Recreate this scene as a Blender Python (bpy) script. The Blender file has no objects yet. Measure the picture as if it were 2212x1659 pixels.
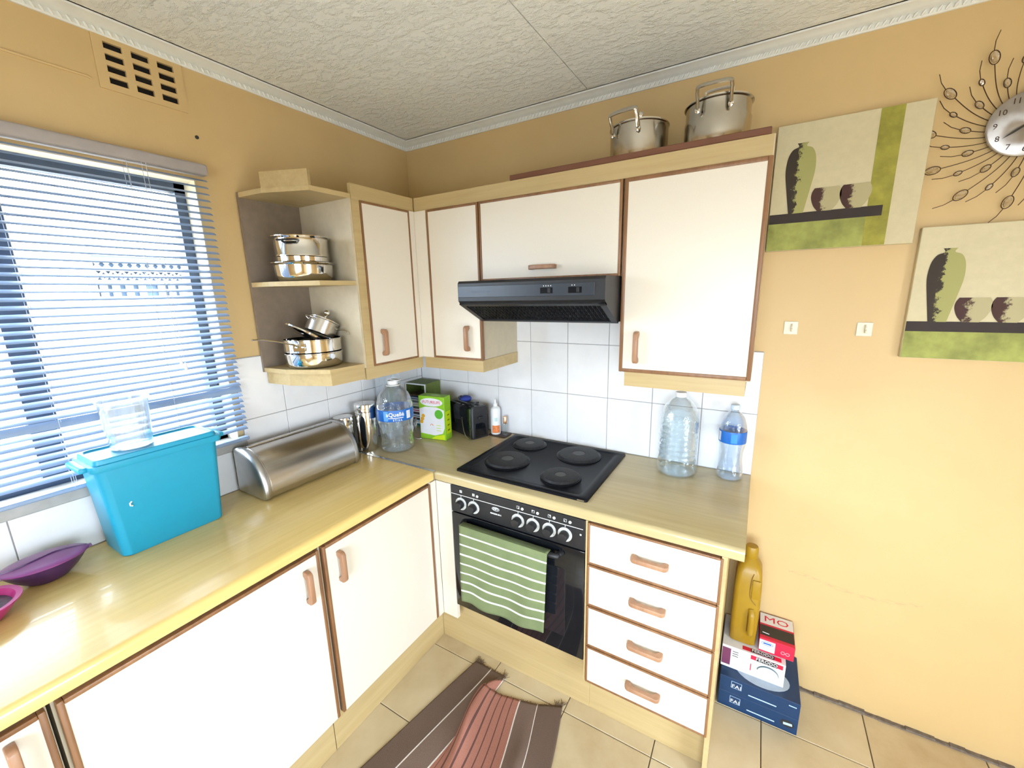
import bpy, bmesh, math, random
from mathutils import Vector, Matrix, Euler
random.seed(7)
PI = math.pi
S = bpy.context.scene
COL = S.collection

# ------------------------------------------------------------------ camera, world, exposure
cam = bpy.data.cameras.new('camera')
cam.sensor_fit = 'HORIZONTAL'; cam.sensor_width = 36.0
cam.lens = 36.0 * 894.58 / 2212.0
cam.clip_start = 0.02; cam.clip_end = 200
camo = bpy.data.objects.new('camera', cam); COL.objects.link(camo)
_a, _b, _c = (math.radians(v) for v in (30.8795, -12.3329, -1.257))
_F = Vector((-math.sin(_a)*math.cos(_b), math.cos(_a)*math.cos(_b), math.sin(_b)))
_R = Vector((math.cos(_a), math.sin(_a), 0)); _U = _R.cross(_F)
_R2 = _R*math.cos(_c) + _U*math.sin(_c); _U2 = -_R*math.sin(_c) + _U*math.cos(_c)
M = Matrix.Identity(4)
for i in range(3):
    M[i][0] = _R2[i]; M[i][1] = _U2[i]; M[i][2] = -_F[i]
M.translation = Vector((1.7117, -1.8134, 1.6315))
camo.matrix_world = M
S.camera = camo

W = bpy.data.worlds.new('sky'); S.world = W; W.use_nodes = True
SKY_STRENGTH = 24.5
bg = W.node_tree.nodes['Background']
bg.inputs['Color'].default_value = (0.76, 0.87, 1.0, 1); bg.inputs['Strength'].default_value = SKY_STRENGTH
S.view_settings.view_transform = 'Standard'; S.view_settings.look = 'None'
S.view_settings.gamma = 1.0; S.view_settings.use_curve_mapping = False
S.view_settings.exposure = 0.0
S.cycles.max_bounces = 6; S.cycles.diffuse_bounces = 4; S.cycles.glossy_bounces = 3; S.cycles.transparent_max_bounces = 12
S.cycles.caustics_reflective = False; S.cycles.caustics_refractive = False
S.cycles.use_adaptive_sampling = True; S.cycles.adaptive_threshold = 0.05; S.cycles.use_denoising = True

def portal(name, loc, rot, sx, sy):
    l = bpy.data.lights.new(name, 'AREA'); l.shape = 'RECTANGLE'; l.size = sx; l.size_y = sy
    l.cycles.is_portal = True
    o = bpy.data.objects.new(name, l); COL.objects.link(o); o.location = loc; o.rotation_euler = rot
RW, RL, RH = 3.3, 3.3, 2.42         # room: x 0..RW, y -RL..0, ceiling
portal('sky_portal_window', (-0.13, -1.69, 1.56), (0, -PI/2, 0), 0.94, 1.30)
portal('sky_portal_front', (1.95, -RL-0.13, 1.175), (PI/2, 0, 0), 1.5, 1.35)
portal('sky_portal_side', (RW+0.13, -1.75, 0.895), (0, PI/2, 0), 1.71, 1.0)

# ------------------------------------------------------------------ materials
def _nt(name):
    m = bpy.data.materials.new(name); m.use_nodes = True
    nt = m.node_tree; return m, nt, nt.nodes, nt.links, nt.nodes['Principled BSDF']
def c4(c): return (c[0], c[1], c[2], 1)
def coords(N, L, scale=(1,1,1), rot=(0,0,0)):
    tc = N.new('ShaderNodeTexCoord'); mp = N.new('ShaderNodeMapping')
    mp.inputs['Scale'].default_value = scale; mp.inputs['Rotation'].default_value = rot
    L.new(tc.outputs['Object'], mp.inputs['Vector']); return mp.outputs['Vector']
def noise(N, L, vec, scale, detail=4, rough=0.55):
    n = N.new('ShaderNodeTexNoise'); n.inputs['Scale'].default_value = scale
    n.inputs['Detail'].default_value = detail; n.inputs['Roughness'].default_value = rough
    L.new(vec, n.inputs['Vector']); return n.outputs['Fac']
def ramp(N, L, fac, stops):
    r = N.new('ShaderNodeValToRGB'); cr = r.color_ramp
    while len(cr.elements) < len(stops): cr.elements.new(0.5)
    for e, (p, c) in zip(cr.elements, stops): e.position = p; e.color = c4(c)
    L.new(fac, r.inputs['Fac']); return r.outputs['Color']
def bump(N, L, B, fac, strength, dist):
    b = N.new('ShaderNodeBump'); b.inputs['Strength'].default_value = strength; b.inputs['Distance'].default_value = dist
    L.new(fac, b.inputs['Height']); L.new(b.outputs['Normal'], B.inputs['Normal'])
def plain(name, col, rough=0.5, metal=0.0, var=0.06, nscale=30, bumps=0.0, bscale=200, spec=0.5, coat=0.0):
    m, nt, N, L, B = _nt(name)
    v = coords(N, L); n = noise(N, L, v, nscale)
    lo = [max(0, c*(1-var)) for c in col]; hi = [min(1, c*(1+var)) for c in col]
    L.new(ramp(N, L, n, [(0.3, lo), (0.7, hi)]), B.inputs['Base Color'])
    B.inputs['Roughness'].default_value = rough; B.inputs['Metallic'].default_value = metal
    B.inputs['Specular IOR Level'].default_value = spec
    B.inputs['Coat Weight'].default_value = coat; B.inputs['Coat Roughness'].default_value = 0.08
    if bumps: bump(N, L, B, noise(N, L, v, bscale, 3), bumps, 0.002)
    return m
def wood(name, dark, light, axis, rough=0.4, scale=1.0, contrast=(0.3, 0.7), coat=0.0):
    m, nt, N, L, B = _nt(name)
    sc = [60*scale, 60*scale, 60*scale]; sc['xyz'.index(axis)] = 3.0*scale
    v = coords(N, L, sc); n1 = noise(N, L, v, 1.0, 6, 0.65)
    sc2 = [10*scale]*3; sc2['xyz'.index(axis)] = 0.9*scale
    n2 = noise(N, L, coords(N, L, sc2), 1.0, 3, 0.6)
    mx = N.new('ShaderNodeMix'); mx.data_type = 'FLOAT'; mx.inputs[0].default_value = 0.45
    L.new(n1, mx.inputs[2]); L.new(n2, mx.inputs[3])
    L.new(ramp(N, L, mx.outputs[0], [(contrast[0], dark), (contrast[1], light)]), B.inputs['Base Color'])
    B.inputs['Roughness'].default_value = rough; B.inputs['Coat Weight'].default_value = coat
    bump(N, L, B, n1, 0.06, 0.001)
    return m
def clear(name, tint, gloss=1.0, rough=0.03, body=0.0, bodycol=(1,1,1), bumpscale=0, bumpstr=0.0, blend=0.25):
    """thin clear plastic or glass: see-through, mirrors at its edges, a little milky body"""
    m, nt, N, L, B = _nt(name); N.remove(B)
    out = [n for n in N if n.type == 'OUTPUT_MATERIAL'][0]
    tr = N.new('ShaderNodeBsdfTransparent'); tr.inputs['Color'].default_value = c4(tint)
    gl = N.new('ShaderNodeBsdfGlossy'); gl.inputs['Roughness'].default_value = rough
    gl.inputs['Color'].default_value = (gloss, gloss, gloss, 1)
    df = N.new('ShaderNodeBsdfDiffuse'); df.inputs['Color'].default_value = c4(bodycol)
    lw = N.new('ShaderNodeLayerWeight'); lw.inputs['Blend'].default_value = blend
    m1 = N.new('ShaderNodeMixShader'); m1.inputs[0].default_value = body
    L.new(tr.outputs[0], m1.inputs[1]); L.new(df.outputs[0], m1.inputs[2])
    m2 = N.new('ShaderNodeMixShader'); L.new(lw.outputs['Facing'], m2.inputs[0])
    L.new(m1.outputs[0], m2.inputs[1]); L.new(gl.outputs[0], m2.inputs[2])
    L.new(m2.outputs[0], out.inputs['Surface'])
    if bumpscale:
        b = N.new('ShaderNodeBump'); b.inputs['Strength'].default_value = bumpstr; b.inputs['Distance'].default_value = 0.004
        L.new(noise(N, L, coords(N, L, (1, 1, 1)), bumpscale, 2), b.inputs['Height'])
        L.new(b.outputs['Normal'], gl.inputs['Normal']); L.new(b.outputs['Normal'], lw.inputs['Normal'])
    return m

def wall_paint():
    m, nt, N, L, B = _nt('ochre_wall_paint')
    v = coords(N, L); n = noise(N, L, v, 2.2, 5)
    base = ramp(N, L, n, [(0.25, (0.575, 0.395, 0.175)), (0.75, (0.635, 0.445, 0.21))])
    # long faint scuffs rubbed across the plaster low on the wall beside the cabinets
    sp = N.new('ShaderNodeSeparateXYZ'); tc = N.new('ShaderNodeTexCoord'); L.new(tc.outputs['Object'], sp.inputs[0])
    def mth(op, a, b=None):
        q = N.new('ShaderNodeMath'); q.operation = op
        for i, x in enumerate((a, b)):
            if x is None: continue
            if isinstance(x, (int, float)): q.inputs[i].default_value = x
            else: L.new(x, q.inputs[i])
        return q.outputs[0]
    curve = mth('MULTIPLY', mth('SINE', mth('MULTIPLY', sp.outputs[0], 14.0)), 0.013)
    dz = mth('ABSOLUTE', mth('SUBTRACT', mth('SUBTRACT', sp.outputs[2], 0.508), curve))
    band = mth('SUBTRACT', 1.0, mth('MINIMUM', mth('DIVIDE', dz, 0.012), 1.0))
    xr = mth('MULTIPLY', mth('GREATER_THAN', sp.outputs[0], 1.9), mth('LESS_THAN', sp.outputs[0], 2.3))
    ns = noise(N, L, coords(N, L, (40, 40, 220)), 1.0, 4)
    msk = mth('MULTIPLY', mth('MULTIPLY', band, xr), mth('MULTIPLY', mth('GREATER_THAN', ns, 0.52), 0.35))
    mx = N.new('ShaderNodeMix'); mx.data_type = 'RGBA'
    L.new(msk, mx.inputs[0]); L.new(base, mx.inputs[6]); mx.inputs[7].default_value = (0.30, 0.22, 0.15, 1)
    L.new(mx.outputs[2], B.inputs['Base Color'])
    B.inputs['Roughness'].default_value = 0.5
    bump(N, L, B, noise(N, L, v, 60, 4), 0.15, 0.003)
    return m
def ceiling_mat():
    m, nt, N, L, B = _nt('textured_ceiling')
    v = coords(N, L, (1, 1.6, 1)); n = noise(N, L, v, 24, 6, 0.62)
    L.new(ramp(N, L, n, [(0.3, (0.84, 0.835, 0.79)), (0.7, (0.91, 0.905, 0.865))]), B.inputs['Base Color'])
    B.inputs['Roughness'].default_value = 0.8
    mu = ramp(N, L, n, [(0.46, (0, 0, 0)), (0.62, (1, 1, 1))])
    bump(N, L, B, mu, 0.7, 0.005)
    return m
def floor_tile_mat():
    m, nt, N, L, B = _nt('beige_floor_tile')
    v = coords(N, L); n = noise(N, L, v, 5, 5, 0.6)
    oi = N.new('ShaderNodeObjectInfo')
    mp = N.new('ShaderNodeMath'); mp.operation = 'MULTIPLY_ADD'; mp.inputs[1].default_value = 0.25; 
    L.new(oi.outputs['Random'], mp.inputs[0]); L.new(n, mp.inputs[2])
    L.new(ramp(N, L, mp.outputs[0], [(0.35, (0.46, 0.335, 0.185)), (0.62, (0.57, 0.455, 0.28)), (0.85, (0.63, 0.52, 0.34))]), B.inputs['Base Color'])
    B.inputs['Roughness'].default_value = 0.32
    return m
def rug_mat():
    m, nt, N, L, B = _nt('striped_woven_rug')
    uv = N.new('ShaderNodeUVMap'); sp = N.new('ShaderNodeSeparateXYZ'); L.new(uv.outputs[0], sp.inputs[0])
    r = N.new('ShaderNodeValToRGB'); cr = r.color_ramp; cr.interpolation = 'CONSTANT'
    br = (0.155, 0.098, 0.070); br2 = (0.20, 0.13, 0.098); wh = (0.78, 0.72, 0.66); pk = (0.40, 0.165, 0.115); dk = (0.13, 0.055, 0.045)
    st = [(0, br), (0.155, wh), (0.162, br2), (0.295, wh), (0.305, pk)]
    x = 0.352
    while x < 0.71: st += [(x, dk), (x+0.010, pk)]; x += 0.054
    st += [(0.735, wh), (0.746, br2), (0.860, wh), (0.865, br)]
    while len(cr.elements) < len(st): cr.elements.new(0.99)
    for e, (p, c) in zip(cr.elements, st): e.position = p; e.color = c4(c)
    L.new(sp.outputs[0], r.inputs['Fac'])
    v = coords(N, L); n = noise(N, L, v, 420, 3)
    mx = N.new('ShaderNodeMix'); mx.data_type = 'RGBA'; mx.blend_type = 'MULTIPLY'; mx.inputs[0].default_value = 0.6
    L.new(r.outputs[0], mx.inputs[6]); L.new(ramp(N, L, n, [(0.3, (0.62, 0.62, 0.62)), (0.7, (1, 1, 1))]), mx.inputs[7])
    L.new(mx.outputs[2], B.inputs['Base Color']); B.inputs['Roughness'].default_value = 0.95
    bump(N, L, B, n, 0.6, 0.003)
    return m
def towel_mat():
    m, nt, N, L, B = _nt('green_striped_towel')
    uv = N.new('ShaderNodeUVMap'); sp = N.new('ShaderNodeSeparateXYZ'); L.new(uv.outputs[0], sp.inputs[0])
    r = N.new('ShaderNodeValToRGB'); cr = r.color_ramp; cr.interpolation = 'CONSTANT'
    g = (0.19, 0.23, 0.105); w = (0.80, 0.82, 0.76)
    st = [(0, g)]
    for p in (0.125, 0.25, 0.372, 0.492, 0.61, 0.728, 0.85): st += [(p-0.011, w), (p+0.011, g)]
    while len(cr.elements) < len(st): cr.elements.new(0.99)
    for e, (p, c) in zip(cr.elements, st): e.position = p; e.color = c4(c)
    L.new(sp.outputs[1], r.inputs['Fac'])
    v = coords(N, L); n = noise(N, L, v, 14, 4)
    mx = N.new('ShaderNodeMix'); mx.data_type = 'RGBA'; mx.blend_type = 'MULTIPLY'; mx.inputs[0].default_value = 0.7
    L.new(r.outputs[0], mx.inputs[6]); L.new(ramp(N, L, n, [(0.3, (0.72, 0.76, 0.7)), (0.7, (1, 1, 1))]), mx.inputs[7])
    L.new(mx.outputs[2], B.inputs['Base Color']); B.inputs['Roughness'].default_value = 0.95
    bump(N, L, B, noise(N, L, v, 500, 2), 0.5, 0.002)
    return m
def print_vase_mat(name, dark, light, rng):
    m, nt, N, L, B = _nt(name)
    tc = N.new('ShaderNodeTexCoord'); sp = N.new('ShaderNodeSeparateXYZ'); L.new(tc.outputs['Generated'], sp.inputs[0])
    n = noise(N, L, coords(N, L), 38, 8, 0.75)
    ad = N.new('ShaderNodeMath'); ad.operation = 'MULTIPLY_ADD'; ad.inputs[1].default_value = 1.1
    L.new(n, ad.inputs[0]); L.new(sp.outputs[0], ad.inputs[2])
    L.new(ramp(N, L, ad.outputs[0], [(rng[0], dark), (rng[1], light)]), B.inputs['Base Color'])
    B.inputs['Roughness'].default_value = 0.7
    return m
def brushed(name, col, axis, rough=0.28):
    m, nt, N, L, B = _nt(name)
    sc = [400, 400, 400]; sc['xyz'.index(axis)] = 6
    n = noise(N, L, coords(N, L, sc), 1.0, 3)
    L.new(ramp(N, L, n, [(0.3, [c*0.86 for c in col]), (0.7, col)]), B.inputs['Base Color'])
    B.inputs['Metallic'].default_value = 1.0; B.inputs['Roughness'].default_value = rough
    bump(N, L, B, n, 0.05, 0.0005); return m
def dial_mat():
    m, nt, N, L, B = _nt('spun_metal_dial')
    n = noise(N, L, coords(N, L), 40)
    L.new(ramp(N, L, n, [(0.3, (0.36, 0.33, 0.31)), (0.7, (0.44, 0.41, 0.39))]), B.inputs['Base Color'])
    B.inputs['Metallic'].default_value = 1; B.inputs['Roughness'].default_value = 0.35
    B.inputs['Anisotropic'].default_value = 0.9
    t = N.new('ShaderNodeTangent'); t.direction_type = 'RADIAL'; t.axis = 'Y'
    L.new(t.outputs[0], B.inputs['Tangent']); return m

PAINT = wall_paint(); CEIL = ceiling_mat(); FTILE = floor_tile_mat()
CORN = plain('white_cornice_plaster', (0.78, 0.77, 0.72), 0.7, var=0.03)
OAKX = wood('pale_oak_laminate', (0.43, 0.305, 0.135), (0.56, 0.42, 0.21), 'x', 0.42)
OAKY = wood('pale_oak_laminate_lengthwise', (0.43, 0.305, 0.135), (0.56, 0.42, 0.21), 'y', 0.42)
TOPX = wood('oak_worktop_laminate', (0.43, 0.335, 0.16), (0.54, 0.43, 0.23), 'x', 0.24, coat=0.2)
TOPY = wood('oak_worktop_laminate_window_lit', (0.66, 0.44, 0.14), (0.80, 0.59, 0.23), 'y', 0.24, coat=0.2)  # brighter copy of the worktop oak, window light painted into its colour
EDGE = wood('brown_wood_lipping', (0.155, 0.065, 0.025), (0.30, 0.145, 0.06), 'z', 0.4)
HANDLE = wood('brown_wood_handle', (0.27, 0.13, 0.07), (0.44, 0.24, 0.135), 'z', 0.38)
PLANK = wood('dark_brown_plank', (0.105, 0.035, 0.018), (0.20, 0.075, 0.035), 'x', 0.5)
CREAM = plain('cream_laminate_door', (0.74, 0.665, 0.56), 0.38, var=0.012, nscale=300)
CARC = plain('pale_board_carcass', (0.56, 0.47, 0.33), 0.45, var=0.05)
WTILE = plain('white_glazed_wall_tile', (0.80, 0.785, 0.79), 0.16, var=0.03, nscale=12)
GROUT = plain('grey_grout', (0.36, 0.34, 0.34), 0.9)
FGROUT = plain('brown_floor_grout', (0.20, 0.145, 0.09), 0.9)
MORTAR = plain('dark_mortar', (0.17, 0.135, 0.105), 0.95, var=0.3, nscale=60, bumps=0.6)
STEEL = plain('polished_steel', (0.78, 0.76, 0.73), 0.09, 1.0, var=0.02)
STEELD = plain('dull_steel', (0.60, 0.58, 0.55), 0.25, 1.0, var=0.05)
SATIN = plain('satin_steel', (0.52, 0.52, 0.52), 0.36, 1.0, var=0.05)
POTST = plain('used_pot_steel', (0.50, 0.47, 0.42), 0.17, 1.0, var=0.08, nscale=14)
BRUSH = brushed('brushed_steel', (0.58, 0.56, 0.54), 'y', 0.27)
CHROME = plain('chrome', (0.85, 0.85, 0.85), 0.06, 1.0, var=0.01)
BLACK = plain('black_enamel', (0.008, 0.008, 0.010), 0.3, var=0.1, spec=0.1)
BLACKM = plain('black_plastic', (0.012, 0.012, 0.014), 0.42, var=0.1)
BGLASS = plain('black_oven_glass', (0.006, 0.007, 0.009), 0.06, var=0.05)
IRON = plain('cast_iron_plate', (0.022, 0.021, 0.022), 0.5, var=0.25, nscale=90, bumps=0.2, spec=0.2)
IRONC = plain('cast_iron_plate_centre', (0.05, 0.048, 0.046), 0.5, var=0.2)
HOODF = plain('dark_blue_grey_panel', (0.028, 0.036, 0.05), 0.3, var=0.05)
WHITEP = plain('white_plastic', (0.82, 0.82, 0.82), 0.35, var=0.02)
INKW = plain('white_ink', (0.85, 0.85, 0.85), 0.5, var=0.01)
INKK = plain('black_ink', (0.02, 0.018, 0.018), 0.5)
BLUEBIN = plain('turquoise_plastic', (0.012, 0.31, 0.49), 0.38, var=0.02)
PURPLE = plain('purple_plastic', (0.23, 0.055, 0.19), 0.35, var=0.05)
PURPLED = plain('dark_purple_plastic', (0.055, 0.016, 0.075), 0.35, var=0.05)
PINK = plain('magenta_plastic', (0.42, 0.02, 0.16), 0.35, var=0.05)
BERRY = plain('dark_red_leftovers', (0.05, 0.006, 0.018), 0.5, var=0.6, nscale=90, bumps=0.8, bscale=120)
YELL = plain('yellow_plastic', (0.34, 0.195, 0.008), 0.4, var=0.04)
SLAT = plain('skylight_tinted_blind_slat', (0.25, 0.335, 0.48), 0.35, var=0.02)  # blue of skylight on the shaded slats is put into this colour
RAIL = plain('grey_blind_rail', (0.38, 0.34, 0.33), 0.5, var=0.05)
CORD = plain('white_cord', (0.5, 0.52, 0.55), 0.8)
FRAME = plain('dark_steel_window_frame', (0.05, 0.075, 0.12), 0.5, var=0.1)
REVEAL = plain('cream_window_reveal', (0.80, 0.70, 0.50), 0.6)
SILL = plain('grey_window_sill', (0.40, 0.385, 0.36), 0.55, var=0.12, nscale=20)
GLASS = clear('window_glass', (0.95, 0.97, 0.98), blend=0.03)
PET = clear('clear_bottle_plastic', (0.93, 0.965, 0.985), body=0.05, bodycol=(0.8, 0.88, 0.95), bumpscale=42, bumpstr=1.0, blend=0.34)
PETB = clear('blue_tinted_bottle_plastic', (0.86, 0.92, 0.98), body=0.06, bodycol=(0.6, 0.74, 0.95), bumpscale=42, bumpstr=0.9, blend=0.34)
WATER = clear('still_water', (0.94, 0.975, 0.985), blend=0.12, bumpscale=30, bumpstr=0.5)
JUGP = clear('clear_jug_plastic', (0.95, 0.97, 0.985), body=0.20, bodycol=(0.80, 0.88, 0.96), blend=0.30)
CRYSTAL = clear('crystal', (0.92, 0.90, 0.88), rough=0.03, blend=0.6)
BLUELAB = plain('blue_label', (0.012, 0.13, 0.48), 0.4, var=0.03)
RUG = rug_mat(); TOWEL = towel_mat(); DIAL = dial_mat()
WIRE = plain('dark_wire', (0.055, 0.03, 0.02), 0.4, 0.6)
CANVAS = plain('cream_canvas', (0.58, 0.50, 0.32), 0.75, var=0.04, nscale=60)
CANG = plain('olive_green_print', (0.30, 0.27, 0.04), 0.75, var=0.25, nscale=25)
CANG2 = plain('moss_green_print', (0.29, 0.30, 0.075), 0.75, var=0.3, nscale=18)
CAND = plain('dark_brown_print', (0.025, 0.014, 0.012), 0.7, var=0.1)
VASE = print_vase_mat('vase_print', (0.028, 0.016, 0.008), (0.34, 0.32, 0.11), (0.95, 1.55))
BOWLP = print_vase_mat('bowl_print', (0.05, 0.014, 0.010), (0.42, 0.36, 0.20), (0.90, 1.40))
CONC = plain('pale_concrete', (0.55, 0.54, 0.52), 0.9, var=0.06)
NAVY = plain('dark_blue_card', (0.004, 0.033, 0.10), 0.45, var=0.08)
WCARD = plain('white_card', (0.74, 0.73, 0.75), 0.5, var=0.03)
RCARD = plain('red_card', (0.62, 0.012, 0.05), 0.45, var=0.05)
KCARD = plain('black_card', (0.022, 0.02, 0.02), 0.5, var=0.1)
GCARD = plain('lime_green_card', (0.25, 0.50, 0.02), 0.45, var=0.08)
LCARD = plain('yellow_green_card', (0.55, 0.68, 0.01), 0.45, var=0.06)
OLIVE = plain('olive_green_case', (0.12, 0.16, 0.03), 0.6, var=0.15, nscale=50)
ORANGE = plain('orange_print', (0.75, 0.22, 0.06), 0.5, var=0.3, nscale=120)
GOLD = plain('rose_gold_cap', (0.72, 0.40, 0.22), 0.2, 1.0)
COBALT = plain('cobalt_blue_cloth', (0.012, 0.03, 0.22), 0.7, var=0.2)
PLUM = plain('plum_card', (0.17, 0.04, 0.10), 0.5, var=0.1)
DARKV = plain('painted_cavity_shade', (0.015, 0.012, 0.010), 0.9)  # near-black colour standing in for shade inside vent and toaster slots

# ------------------------------------------------------------------ building helpers
SHIFT = {}
def thing(name, label, cat, base=(0,0,0), rot=(0,0,0), group=None, local=False, kind=None):
    """Empty at the thing's base.  local=False: part meshes are given in room coordinates."""
    o = bpy.data.objects.new(name, None); COL.objects.link(o)
    o.empty_display_size = 0.05
    o.location = base; o.rotation_euler = rot
    if label: o['label'] = label
    if cat: o['category'] = cat
    if group: o['group'] = group
    if kind: o['kind'] = kind
    SHIFT[o.name] = Vector((0,0,0)) if local else -Vector(base)
    return o
def obj(name, bm, mat, parent=None, smooth=None, label=None, recalc=True, base=None):
    if recalc: bmesh.ops.recalc_face_normals(bm, faces=bm.faces[:])
    sh = SHIFT[parent.name] if parent else (-Vector(base) if base else Vector((0,0,0)))
    if sh.length: bmesh.ops.translate(bm, verts=bm.verts[:], vec=sh)
    me = bpy.data.meshes.new(name); bm.to_mesh(me); bm.free()
    me.materials.append(mat)
    if smooth is not None:
        me.shade_smooth(); me.set_sharp_from_angle(angle=math.radians(smooth))
    o = bpy.data.objects.new(name, me); COL.objects.link(o)
    if parent: o.parent = parent; SHIFT[o.name] = sh
    else:
        SHIFT[o.name] = sh
        if base: o.location = base
    if label: o['label'] = label
    return o
def tag(o, label, cat, group=None):
    o['label'] = label; o['category'] = cat
    if group: o['group'] = group
    return o
def struct(name, bm, mat, smooth=None):
    o = obj(name, bm, mat, None, smooth); o['kind'] = 'structure'; return o
def inst(src, parent, loc=None, rot=None, scale=None):
    o = src.copy(); COL.objects.link(o); o.parent = parent
    if loc is not None: o.location = loc
    if rot is not None: o.rotation_euler = rot
    if scale is not None: o.scale = scale
    SHIFT[o.name] = SHIFT.get(src.name, Vector((0,0,0)))
    return o
def nb(): return bmesh.new()
def box(bm, x0, x1, y0, y1, z0, z1, bev=0.0, seg=1, mat=None):
    vs = [bm.verts.new(p) for p in ((x0,y0,z0),(x1,y0,z0),(x1,y1,z0),(x0,y1,z0),(x0,y0,z1),(x1,y0,z1),(x1,y1,z1),(x0,y1,z1))]
    fs = [bm.faces.new([vs[i] for i in f]) for f in ((0,3,2,1),(4,5,6,7),(0,1,5,4),(1,2,6,5),(2,3,7,6),(3,0,4,7))]
    if bev:
        es = list({e for f in fs for e in f.edges})
        r = bmesh.ops.bevel(bm, geom=es, offset=bev, segments=seg, affect='EDGES', profile=0.5)
        vs = list({v for f in r['faces'] for v in f.verts} | {v for v in vs if v.is_valid})
    if mat is not None: bmesh.ops.transform(bm, matrix=mat, verts=vs)
    return vs
def bxo(*a, **k):
    bm = nb(); box(bm, *a, **k); return bm
def prism(bm, pts, fn, d0, d1, bev=0.0):
    """extrude a 2-D outline; fn(u, v, d) -> 3-D point"""
    a = [bm.verts.new(fn(u, v, d0)) for u, v in pts]; b = [bm.verts.new(fn(u, v, d1)) for u, v in pts]
    n = len(pts); fs = [bm.faces.new(a[::-1]), bm.faces.new(b)]
    for i in range(n): fs.append(bm.faces.new([a[i], a[(i+1)%n], b[(i+1)%n], b[i]]))
    if bev:
        es = list(set(fs[0].edges) | set(fs[1].edges))
        bmesh.ops.bevel(bm, geom=es, offset=bev, segments=2, affect='EDGES', profile=0.5)
def lathe(bm, prof, c=(0,0,0), n=40, mat=None, capb=True, capt=True, mod=None):
    rings = []
    for r, z in prof:
        ring = []
        for i in range(n):
            a = 2*PI*i/n; rr = r if mod is None else r*mod(a, z)
            p = Vector((rr*math.cos(a), rr*math.sin(a), z))
            if mat is not None: p = mat @ p
            ring.append(bm.verts.new(p + Vector(c)))
        rings.append(ring)
    for a, b in zip(rings, rings[1:]):
        for i in range(n): bm.faces.new([a[i], a[(i+1)%n], b[(i+1)%n], b[i]])
    if capb: bm.faces.new(rings[0][::-1])
    if capt: bm.faces.new(rings[-1])
def lat(*a, **k):
    bm = nb(); lathe(bm, *a, **k); return bm
def tube(bm, pts, r, n=8, closed=False, flat=1.0):
    pts = [Vector(p) for p in pts]; m = len(pts); rings = []
    rs = r if isinstance(r, (list, tuple)) else [r]*m
    up = None
    for i in range(m):
        t = (pts[(i+1) % m]-pts[i-1]) if closed else (pts[min(i+1, m-1)]-pts[max(i-1, 0)])
        t.normalize()
        if up is None:
            up = Vector((0,0,1)) if abs(t.z) < 0.9 else Vector((1,0,0))
        s = t.cross(up)
        if s.length < 1e-5: s = t.cross(Vector((0,1,0)))
        s.normalize(); up = s.cross(t).normalized()
        rings.append([bm.verts.new(pts[i] + (s*math.cos(2*PI*k/n) + up*math.sin(2*PI*k/n)*flat)*rs[i]) for k in range(n)])
    for i in range(m if closed else m-1):
        a, b = rings[i], rings[(i+1) % m]
        for k in range(n): bm.faces.new([a[k], a[(k+1)%n], b[(k+1)%n], b[k]])
    if not closed: bm.faces.new(rings[0][::-1]); bm.faces.new(rings[-1])
def tub(*a, **k):
    bm = nb(); tube(bm, *a, **k); return bm
def smooth_path(ctrl, k=8):
    c = [Vector(p) for p in ctrl]; out = []
    c = [2*c[0]-c[1]] + c + [2*c[-1]-c[-2]]
    for i in range(1, len(c)-2):
        for j in range(k):
            t = j/k; p0, p1, p2, p3 = c[i-1:i+3]
            out.append(0.5*((2*p1)+(p2-p0)*t+(2*p0-5*p1+4*p2-p3)*t*t+(3*p1-p0-3*p2+p3)*t**3))
    out.append(c[-2]); return out
def loft(bm, secs, capb=True, capt=True):
    rings = [[bm.verts.new(p) for p in s] for s in secs]; n = len(rings[0])
    for a, b in zip(rings, rings[1:]):
        for i in range(n): bm.faces.new([a[i], a[(i+1)%n], b[(i+1)%n], b[i]])
    if capb: bm.faces.new(rings[0][::-1])
    if capt: bm.faces.new(rings[-1])
def rrect(cx, cy, hx, hy, r, z, k=5):
    r = min(r, hx*0.999, hy*0.999); o = []
    for sx, sy, a0 in ((1,1,0),(-1,1,PI/2),(-1,-1,PI),(1,-1,3*PI/2)):
        for i in range(k+1):
            a = a0 + PI/2*i/k
            o.append(Vector((cx+sx*(hx-r)+r*math.cos(a), cy+sy*(hy-r)+r*math.sin(a), z)))
    return o
def frame_m(o, u, v, n):
    m = Matrix.Identity(4)
    for i in range(3): m[i][0] = u[i]; m[i][1] = v[i]; m[i][2] = n[i]
    m.translation = Vector(o); return m
def text_bm(body, size, o, u, v, n, ext=0.0004, weight=0.0, align='CENTER', bend=None, sx=1.0, shear=0.0):
    cu = bpy.data.curves.new('lettering', 'FONT'); cu.body = body; cu.size = size; cu.extrude = ext
    cu.offset = weight; cu.align_x = align; cu.align_y = 'CENTER'; cu.resolution_u = 2; cu.shear = shear
    ob = bpy.data.objects.new('lettering_tmp', cu); COL.objects.link(ob)
    dg = bpy.context.evaluated_depsgraph_get(); me = bpy.data.meshes.new_from_object(ob.evaluated_get(dg))
    bm = bmesh.new(); bm.from_mesh(me); bpy.data.meshes.remove(me)
    bpy.data.objects.remove(ob); bpy.data.curves.remove(cu)
    if bend:                       # wrap round an upright cylinder of radius bend[1] about bend[0], facing angle bend[2]
        c, R, a0 = bend
        for w in bm.verts:
            a = a0 + w.co.x*sx/R; rr = R + 0.0006 + w.co.z
            w.co = Vector((c[0]+rr*math.cos(a), c[1]+rr*math.sin(a), o[2]+w.co.y))
    else:
        bmesh.ops.scale(bm, vec=(sx,1,1), verts=bm.verts[:])
        bmesh.ops.transform(bm, matrix=frame_m(o, Vector(u), Vector(v), Vector(n)), verts=bm.verts[:])
    return bm
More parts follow.
